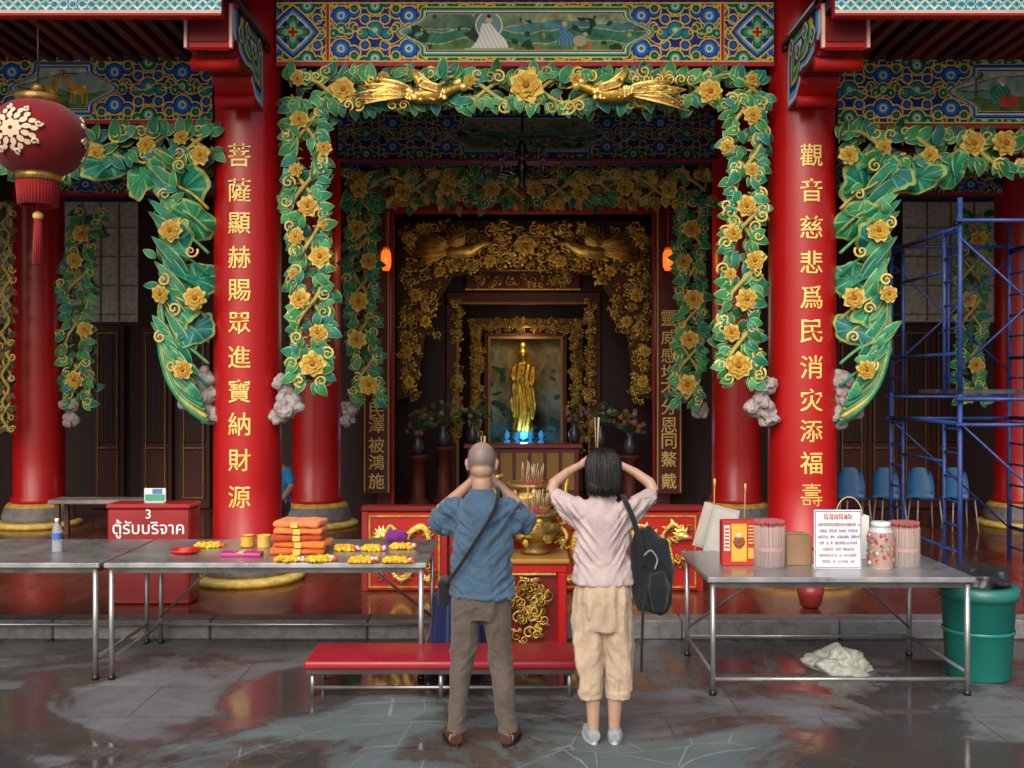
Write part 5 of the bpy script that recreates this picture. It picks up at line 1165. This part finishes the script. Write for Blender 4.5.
def man():
    cx,cy=-.165,5.55; o=person_base(cx,cy,'man in blue tee and brown trousers raising incense, crossbody strap')
    B=MB(); v=lambda a,b,c:(cx+a,cy+b,c)
    B.loft([(cx,cy,.82,.12,.085),(cx,cy,.92,.135,.09),(cx,cy,1.02,.12,.085),(cx,cy,1.16,.13,.085),(cx,cy,1.27,.13,.07),(cx,cy,1.31,.10,.055),(cx,cy+.01,1.34,.05,.045)])
    B.tube([v(0,.005,1.29),v(0,.015,1.40),v(0,.03,1.46)],[.050,.056,.058],14)
    M=head(B,Vector(v(.0,.045,1.517)),-.25,1.0)
    for s in(-1,1):
        B.tube([v(s*.12,0,1.28),v(s*.18,.05,1.25),v(s*.235,.13,1.215)],[.042,.042,.038],12)
        B.tube([v(s*.235,.13,1.215),v(s*.225,.18,1.25),v(s*.15,.24,1.315),v(s*.07,.27,1.39),v(s*.038,.275,1.43)],[.039,.039,.034,.027,.025],12)
        hand(B,v(s*.036,.277,1.43),(-s*.12,-.02,1),(-s*1,0,0),-s,.12,.95,.02)
        hx=.080; 
        B.tube([v(s*hx,0,.9),v(s*.09,.0,.70),v(s*.108,.01,.47),v(s*.127,-.008,.28),v(s*.142,-.01,.07)],[.062,.056,.040,.034,.028],14)
        B.tube([v(s*.142,-.05,.045),v(s*.15,.02,.04),v(s*.165,.12,.03)],[.032,.034,.022],10)
    def cf(p):
        q_=M.inverted()@Vector(p)
        if abs(q_.x)>.078 and p[2]>1.44 and p[2]<1.58: return (.45,.23,.16)
        if p[2]>1.44 and abs(p[0]-cx)<.12 and q_.y<.05:
            k=max(0,min(1,(q_.z+.045+.012*noise.noise(q_*40))/.03)); top=max(0,min(1,(q_.z-.06)/.04))
            g=(.215,.165,.14); t2=(.34,.22,.165)
            hc=tuple(g[i]*(1-top)+t2[i]*top for i in range(3)); return tuple(SK[i]*(1-k)+hc[i]*k for i in range(3))
        return SK
    fuse(B,'body',M_skin,SK,.0050,3,parent=o,colfn=cf,origin=(cx,cy,0)); eyes(o,M)
    C=MB(); C.loft([(cx,cy,.80,.178,.126),(cx,cy,.86,.172,.122),(cx,cy,.98,.160,.111),(cx,cy,1.12,.166,.114),(cx,cy,1.22,.172,.111),(cx,cy,1.275,.158,.096),(cx,cy+.005,1.32,.115,.08),(cx,cy+.01,1.362,.072,.068),(cx,cy+.012,1.385,.064,.062)])
    for s in(-1,1): C.tube([v(s*.10,0,1.27),v(s*.16,.02,1.258),v(s*.208,.07,1.225),v(s*.245,.125,1.17)],[.068,.067,.067,.064],14); C.tube([v(s*.13,0,1.17),v(s*.19,.05,1.17)],[.05,.05],10)
    def dsp(p):
        x_=abs(p.x-cx); a=fold(p,5.5,(1.2,1.2,.55),.018); b=fold(Vector((p.x+p.z*.5*(1 if p.x>cx else -1),p.y,p.z-x_*.9)),7,(.5,.5,2.0),.015,3)*max(0,min(1,x_/.10)); c=fold(p,14,(1,1,1),.004,8)
        if p.z>1.34: return -.001
        hem=.004 if p.z<.822 else 0
        return a*.8+b+c+hem
    fuse(C,'shirt',M_cloth,(.06,.115,.18),.0060,1,disp=dsp,parent=o,origin=(cx,cy,0))
    P=MB(); P.loft([(cx,cy,.84,.16,.115),(cx,cy,.78,.160,.118),(cx,cy,.73,.152,.112),(cx,cy,.68,.12,.095)][::-1])
    for s in(-1,1): P.tube([v(s*.076,0,.80),v(s*.086,0,.66),v(s*.104,.01,.47),v(s*.125,-.008,.27),v(s*.14,-.01,.07)],[.09,.083,.065,.055,.049],16)
    fuse(P,'trousers',M_cloth,(.115,.09,.074),.0060,1,disp=lambda p:max(-.007,fold(p,6,(1.4,1.4,.35),.012)+fold(p,14,(1,1,1),.003,8)+fold(Vector((p.x,p.y,p.z+abs(p.x-cx)*.8)),8,(.6,.6,1.6),.008,5)*(1 if p.z<.22 or abs(p.z-.47)<.06 or abs(p.z-.72)<.05 else .2)),parent=o,origin=(cx,cy,0))
    for s in(-1,1):
        S_=MB(); shoe(S_,cx+s*.145,cy+.0,-s*.28); sh=fuse(S_,'shoe',M_plastic,(.085,.035,.02),.007,2,parent=o)
        q_=MB(); sole(q_,cx+s*.145,cy,-s*.28,(.02,.015,.012)); fin(q_,'sole',M_plastic,sh)
    stick_bundle(cx,cy+.277,1.50,.0,'thin incense sticks held between raised palms',.15)
    e=empty('crossbody_bag',(cx-.2,cy,.85),'small black crossbody bag with thin strap worn by man','bag')
    m=MB(); 
    m.tube(smoothpath([v(.085,.03,1.385),v(.09,-.06,1.345),v(.055,-.130,1.25),v(-.04,-.143,1.10),v(-.13,-.121,.96),v(-.19,-.03,.88),v(-.2,.06,.87)]),.010,8,(.012,.012,.014),flat=.5)
    m.tube(smoothpath([v(.085,.03,1.385),v(.1,.1,1.32),v(.02,.15,1.15),v(-.15,.13,.92),v(-.2,.06,.87)]),.010,8,(.012,.012,.014)); fin(m,'strap',M_cloth,e)
    m=MB(); m.box(cx-.235,cx-.18,cy-.03,cy+.15,.74,.89,(.014,.014,.017),.02,seg=3); fin(m,'pouch',M_cloth,e)
man()
def woman():
    cx,cy=.50,5.58; o=person_base(cx,cy,'dark-haired woman in pale pink top and beige cropped trousers, arms raised')
    v=lambda a,b,c:(cx+a,cy+b,c); B=MB()
    B.loft([(cx,cy,.82,.13,.09),(cx,cy,.90,.135,.09),(cx,cy,1.02,.11,.08),(cx,cy,1.16,.115,.08),(cx,cy,1.25,.12,.07),(cx,cy,1.29,.09,.05),(cx,cy+.01,1.32,.05,.045)])
    B.tube([v(0,.005,1.27),v(0,.01,1.37),v(0,.025,1.43)],[.045,.048,.05],14)
    M=head(B,Vector(v(0,.04,1.475)),-.12,.96)
    for s in(-1,1):
        B.tube([v(s*.12,0,1.265),v(s*.2,.03,1.315),v(s*.285,.08,1.35)],[.038,.036,.031],12)
        B.tube([v(s*.285,.08,1.35),v(s*.265,.11,1.40),v(s*.19,.16,1.455),v(s*.10,.20,1.50)],[.032,.033,.026,.020],12)
        hand(B,v(s*.095,.203,1.503),(-s*.95,.02,.28),(0,-.9,-.3),s,.25,.92,.02)
        B.tube([v(s*.075,0,.88),v(s*.078,0,.68),v(s*.07,.01,.45),v(s*.062,-.012,.30),v(s*.056,-.005,.07)],[.07,.062,.045,.046,.030],14)
        B.tube([v(s*.056,-.03,.04),v(s*.06,.04,.035),v(s*.065,.12,.028)],[.028,.03,.02],10)
    fuse(B,'body',M_skin,(.46,.28,.20),.0050,3,parent=o,origin=(cx,cy,0)); eyes(o,M,.96)
    H=MB(); MH=M
    def E(c,r): H.ell((0,0,0),r,n=22,m=14,M=MH@Matrix.Translation(c))
    E((0,-.018,.035),(.095,.110,.092)); E((0,-.04,-.03),(.098,.080,.09)); E((0,-.045,-.08),(.094,.064,.06)); E((.062,.0,-.055),(.034,.06,.078)); E((-.062,.0,-.055),(.034,.06,.078))
    def hd(p):
        a=math.atan2(p.x-cx,-(p.y-cy-.02)); k=1 if p.z<1.5 else .4
        return k*(.0022*math.sin(a*38+noise.noise(p*9)*6)+.0016*math.sin(a*83+p.z*20))+.006*noise.noise(p*12)
    fuse(H,'hair',M_hair,(.010,.009,.010),.0055,2,disp=hd,parent=o,origin=(cx,cy,1.38))
    m=MB(); r=random.Random(3)
    for k in range(420):
        a=r.uniform(-2.0,2.0); R0=r.uniform(.001,.006); P=[]; jx=r.uniform(-.008,.008)
        zb=-.138+r.uniform(-.018,.014)+.03*abs(a)/2
        for i in range(7):
            u=i/6; z=.122-(.122-zb)*u
            if z>.035: rr=math.sqrt(max(0,1-((z-.035)/.094)**2))
            else: rr=1-.10*max(0,(-z-.05)/.09)
            X=.097*rr*math.sin(a+jx*8*u); Yb=-.018-(.110 if z>.0 else .104)*rr*math.cos(a)
            if z<-.05: Yb+=.010
            P.append(MH@Vector((X*(1+R0*3),Yb-R0*math.cos(a),z)))
        c_=r.choice([(.008,.007,.008),(.014,.012,.012),(.022,.018,.017),(.006,.005,.006)])
        m.tube(P,[.0022,.0028,.003,.003,.0028,.0024,.0008],4,c_)
    fin(m,'hair_lock',M_hair,o)
    C=MB(); C.loft([(cx,cy,.87,.170,.122),(cx,cy,.92,.164,.116),(cx,cy,1.0,.154,.108),(cx,cy,1.12,.152,.108),(cx,cy,1.21,.154,.102),(cx,cy,1.265,.136,.086),(cx,cy+.01,1.31,.092,.07),(cx,cy+.012,1.35,.062,.058)])
    for s in(-1,1): C.tube([v(s*.085,0,1.245),v(s*.15,.01,1.265),v(s*.21,.035,1.30),v(s*.268,.07,1.332)],[.074,.062,.055,.050],14); C.tube([v(s*.12,.0,1.17),v(s*.185,.03,1.24),v(s*.25,.06,1.288)],[.04,.040,.034],10)
    def dsp(p):
        x_=abs(p.x-cx); a=fold(p,5,(1.3,1.3,.45),.018,1); b=fold(Vector((p.x,p.y,p.z-x_*1.3)),7,(.5,.5,2.0),.015,9)*max(0,min(1,x_/.09))*(1 if p.z>.97 else .4); c=fold(p,14,(1,1,1),.004,2)
        if p.z>1.33: return 0
        return a*.8+b+c
    fuse(C,'shirt',M_cloth,(.50,.40,.40),.0060,1,disp=dsp,parent=o,origin=(cx,cy,0))
    P=MB(); P.loft([(cx,cy,.90,.150,.108),(cx,cy,.84,.168,.122),(cx,cy,.78,.172,.126),(cx,cy,.70,.162,.118),(cx,cy,.62,.138,.10)][::-1])
    for s in(-1,1):
        P.tube([v(s*.076,0,.78),v(s*.085,0,.62),v(s*.084,.0,.46),v(s*.08,-.005,.34),v(s*.078,-.005,.28),v(s*.077,-.005,.24)],[.096,.090,.080,.072,.068,.066],16)
    fuse(P,'trousers',M_cloth,(.50,.38,.27),.0060,1,disp=lambda p:fold(p,5.5,(1.5,1.5,.28),.019,2)*(1 if p.z>.28 else .4)+fold(p,14,(1,1,1),.003,2)+fold(Vector((p.x,p.y,p.z+abs(p.x-cx))),6,(.6,.6,1.2),.007,4),parent=o,origin=(cx,cy,0))
    for s in(-1,1):
        S_=MB(); shoe(S_,cx+s*.06,cy,-s*.12,.9); sh=fuse(S_,'shoe',M_cloth,(.30,.34,.38),.007,2,disp=lambda p:.003*noise.noise(p*30),parent=o)
        q_=MB(); sole(q_,cx+s*.06,cy,-s*.12,(.5,.5,.5),.9); fin(q_,'sole',M_plastic,sh)
    stick_bundle(cx-.02,cy+.22,1.54,.02,'incense sticks held above the forehead with smoke tips',.22)
    e=empty('backpack',(cx+.24,cy-.02,.70),'black soft backpack hanging from one shoulder','backpack')
    K=MB(); 
    K.tube([v(.245,-.03,.71),v(.268,-.04,.79),v(.268,-.04,.94),v(.245,-.03,1.08),v(.21,-.02,1.16)],[.065,.108,.118,.10,.045],18,flat=.72)
    K.tube([v(.28,-.12,.75),v(.285,-.125,.86),v(.27,-.12,.94)],[.04,.062,.04],12)
    fuse(K,'bag_body',M_cloth,(.012,.013,.018),.008,2,disp=lambda p:fold(p,6,(1.2,1.2,.6),.020),parent=e)
    m=MB()
    def strap(P,rr=.016,fl=.35): m.tube(smoothpath(P),rr,8,(.014,.014,.018),flat=fl)
    strap([v(.105,.03,1.34),v(.118,-.06,1.305),v(.15,-.115,1.22),v(.182,-.123,1.1),v(.205,-.12,.98)]); strap([v(.105,.03,1.34),v(.14,.1,1.28),v(.2,.1,1.1),v(.23,.05,.95)])
    strap([v(.2,-.12,.8),v(.19,-.15,.6),v(.185,-.15,.42)],.008,.4); m.tube(smoothpath([v(.2,-.15,1.04),v(.235,-.165,1.07),v(.27,-.155,1.02),v(.255,-.16,.97)]),.005,6,(.25,.25,.27)); fin(m,'strap',M_cloth,e)
woman()
def visitor():
    cx,cy=-2.60,11.2; o=person_base(cx,cy,'seated visitor in a bright blue tee beside the red pillar'); v=lambda a,b,c:(cx+a,cy+b,c+.147); B=MB()
    B.loft([(cx,cy,.57,.15,.12),(cx,cy,.7,.14,.1),(cx,cy,.9,.15,.1),(cx,cy,1.03,.15,.09),(cx,cy,1.1,.07,.06)]); B.tube([v(0,0,.92),v(0,-.01,1.03)],.05,10); head(B,Vector(v(0,-.02,1.12)),0,1)
    for s in(-1,1):
        B.tube([v(s*.15,0,.86),v(s*.19,-.02,.68),v(s*.15,-.2,.58)],[.045,.042,.03],10); hand(B,v(s*.14,-.2,.58),(-.1*s,-1,-.1),(0,0,-1),s,.4)
        B.tube([v(s*.09,0,.5),v(s*.1,-.4,.5),v(s*.1,-.42,.25),v(s*.1,-.4,.06)],[.08,.06,.05,.04],12); B.tube([v(s*.1,-.36,.04),v(s*.1,-.55,.03)],[.035,.025],10)
    fuse(B,'body',M_skin,SK,.009,2,parent=o); C=MB(); C.loft([(cx,cy,.56,.18,.14),(cx,cy,.8,.17,.12),(cx,cy,1.0,.175,.11),(cx,cy,1.07,.1,.08)])
    for s in(-1,1): C.tube([v(s*.12,0,.87),v(s*.19,-.01,.72)],[.07,.06],12)
    fuse(C,'shirt',M_cloth,(.03,.25,.55),.01,2,disp=wr_noise((1,1,.5),.008,9),parent=o)
    P=MB()
    for s in(-1,1): P.tube([v(s*.08,0,.47),v(s*.1,-.4,.5),v(s*.1,-.44,.3),v(s*.1,-.42,.1)],[.1,.08,.07,.06],12)
    fuse(P,'trousers',M_cloth,(.03,.03,.04),.01,2,parent=o)
    m=MB(); m.lathe([(.17,.148),(.17,.18),(.14,.5),(.17,.56)],(cx,cy,0),20,(.3,.05,.04)); fin(m,'stool',M_plastic,label='round stool beside the pillar under a visitor',cat='stool')
visitor()
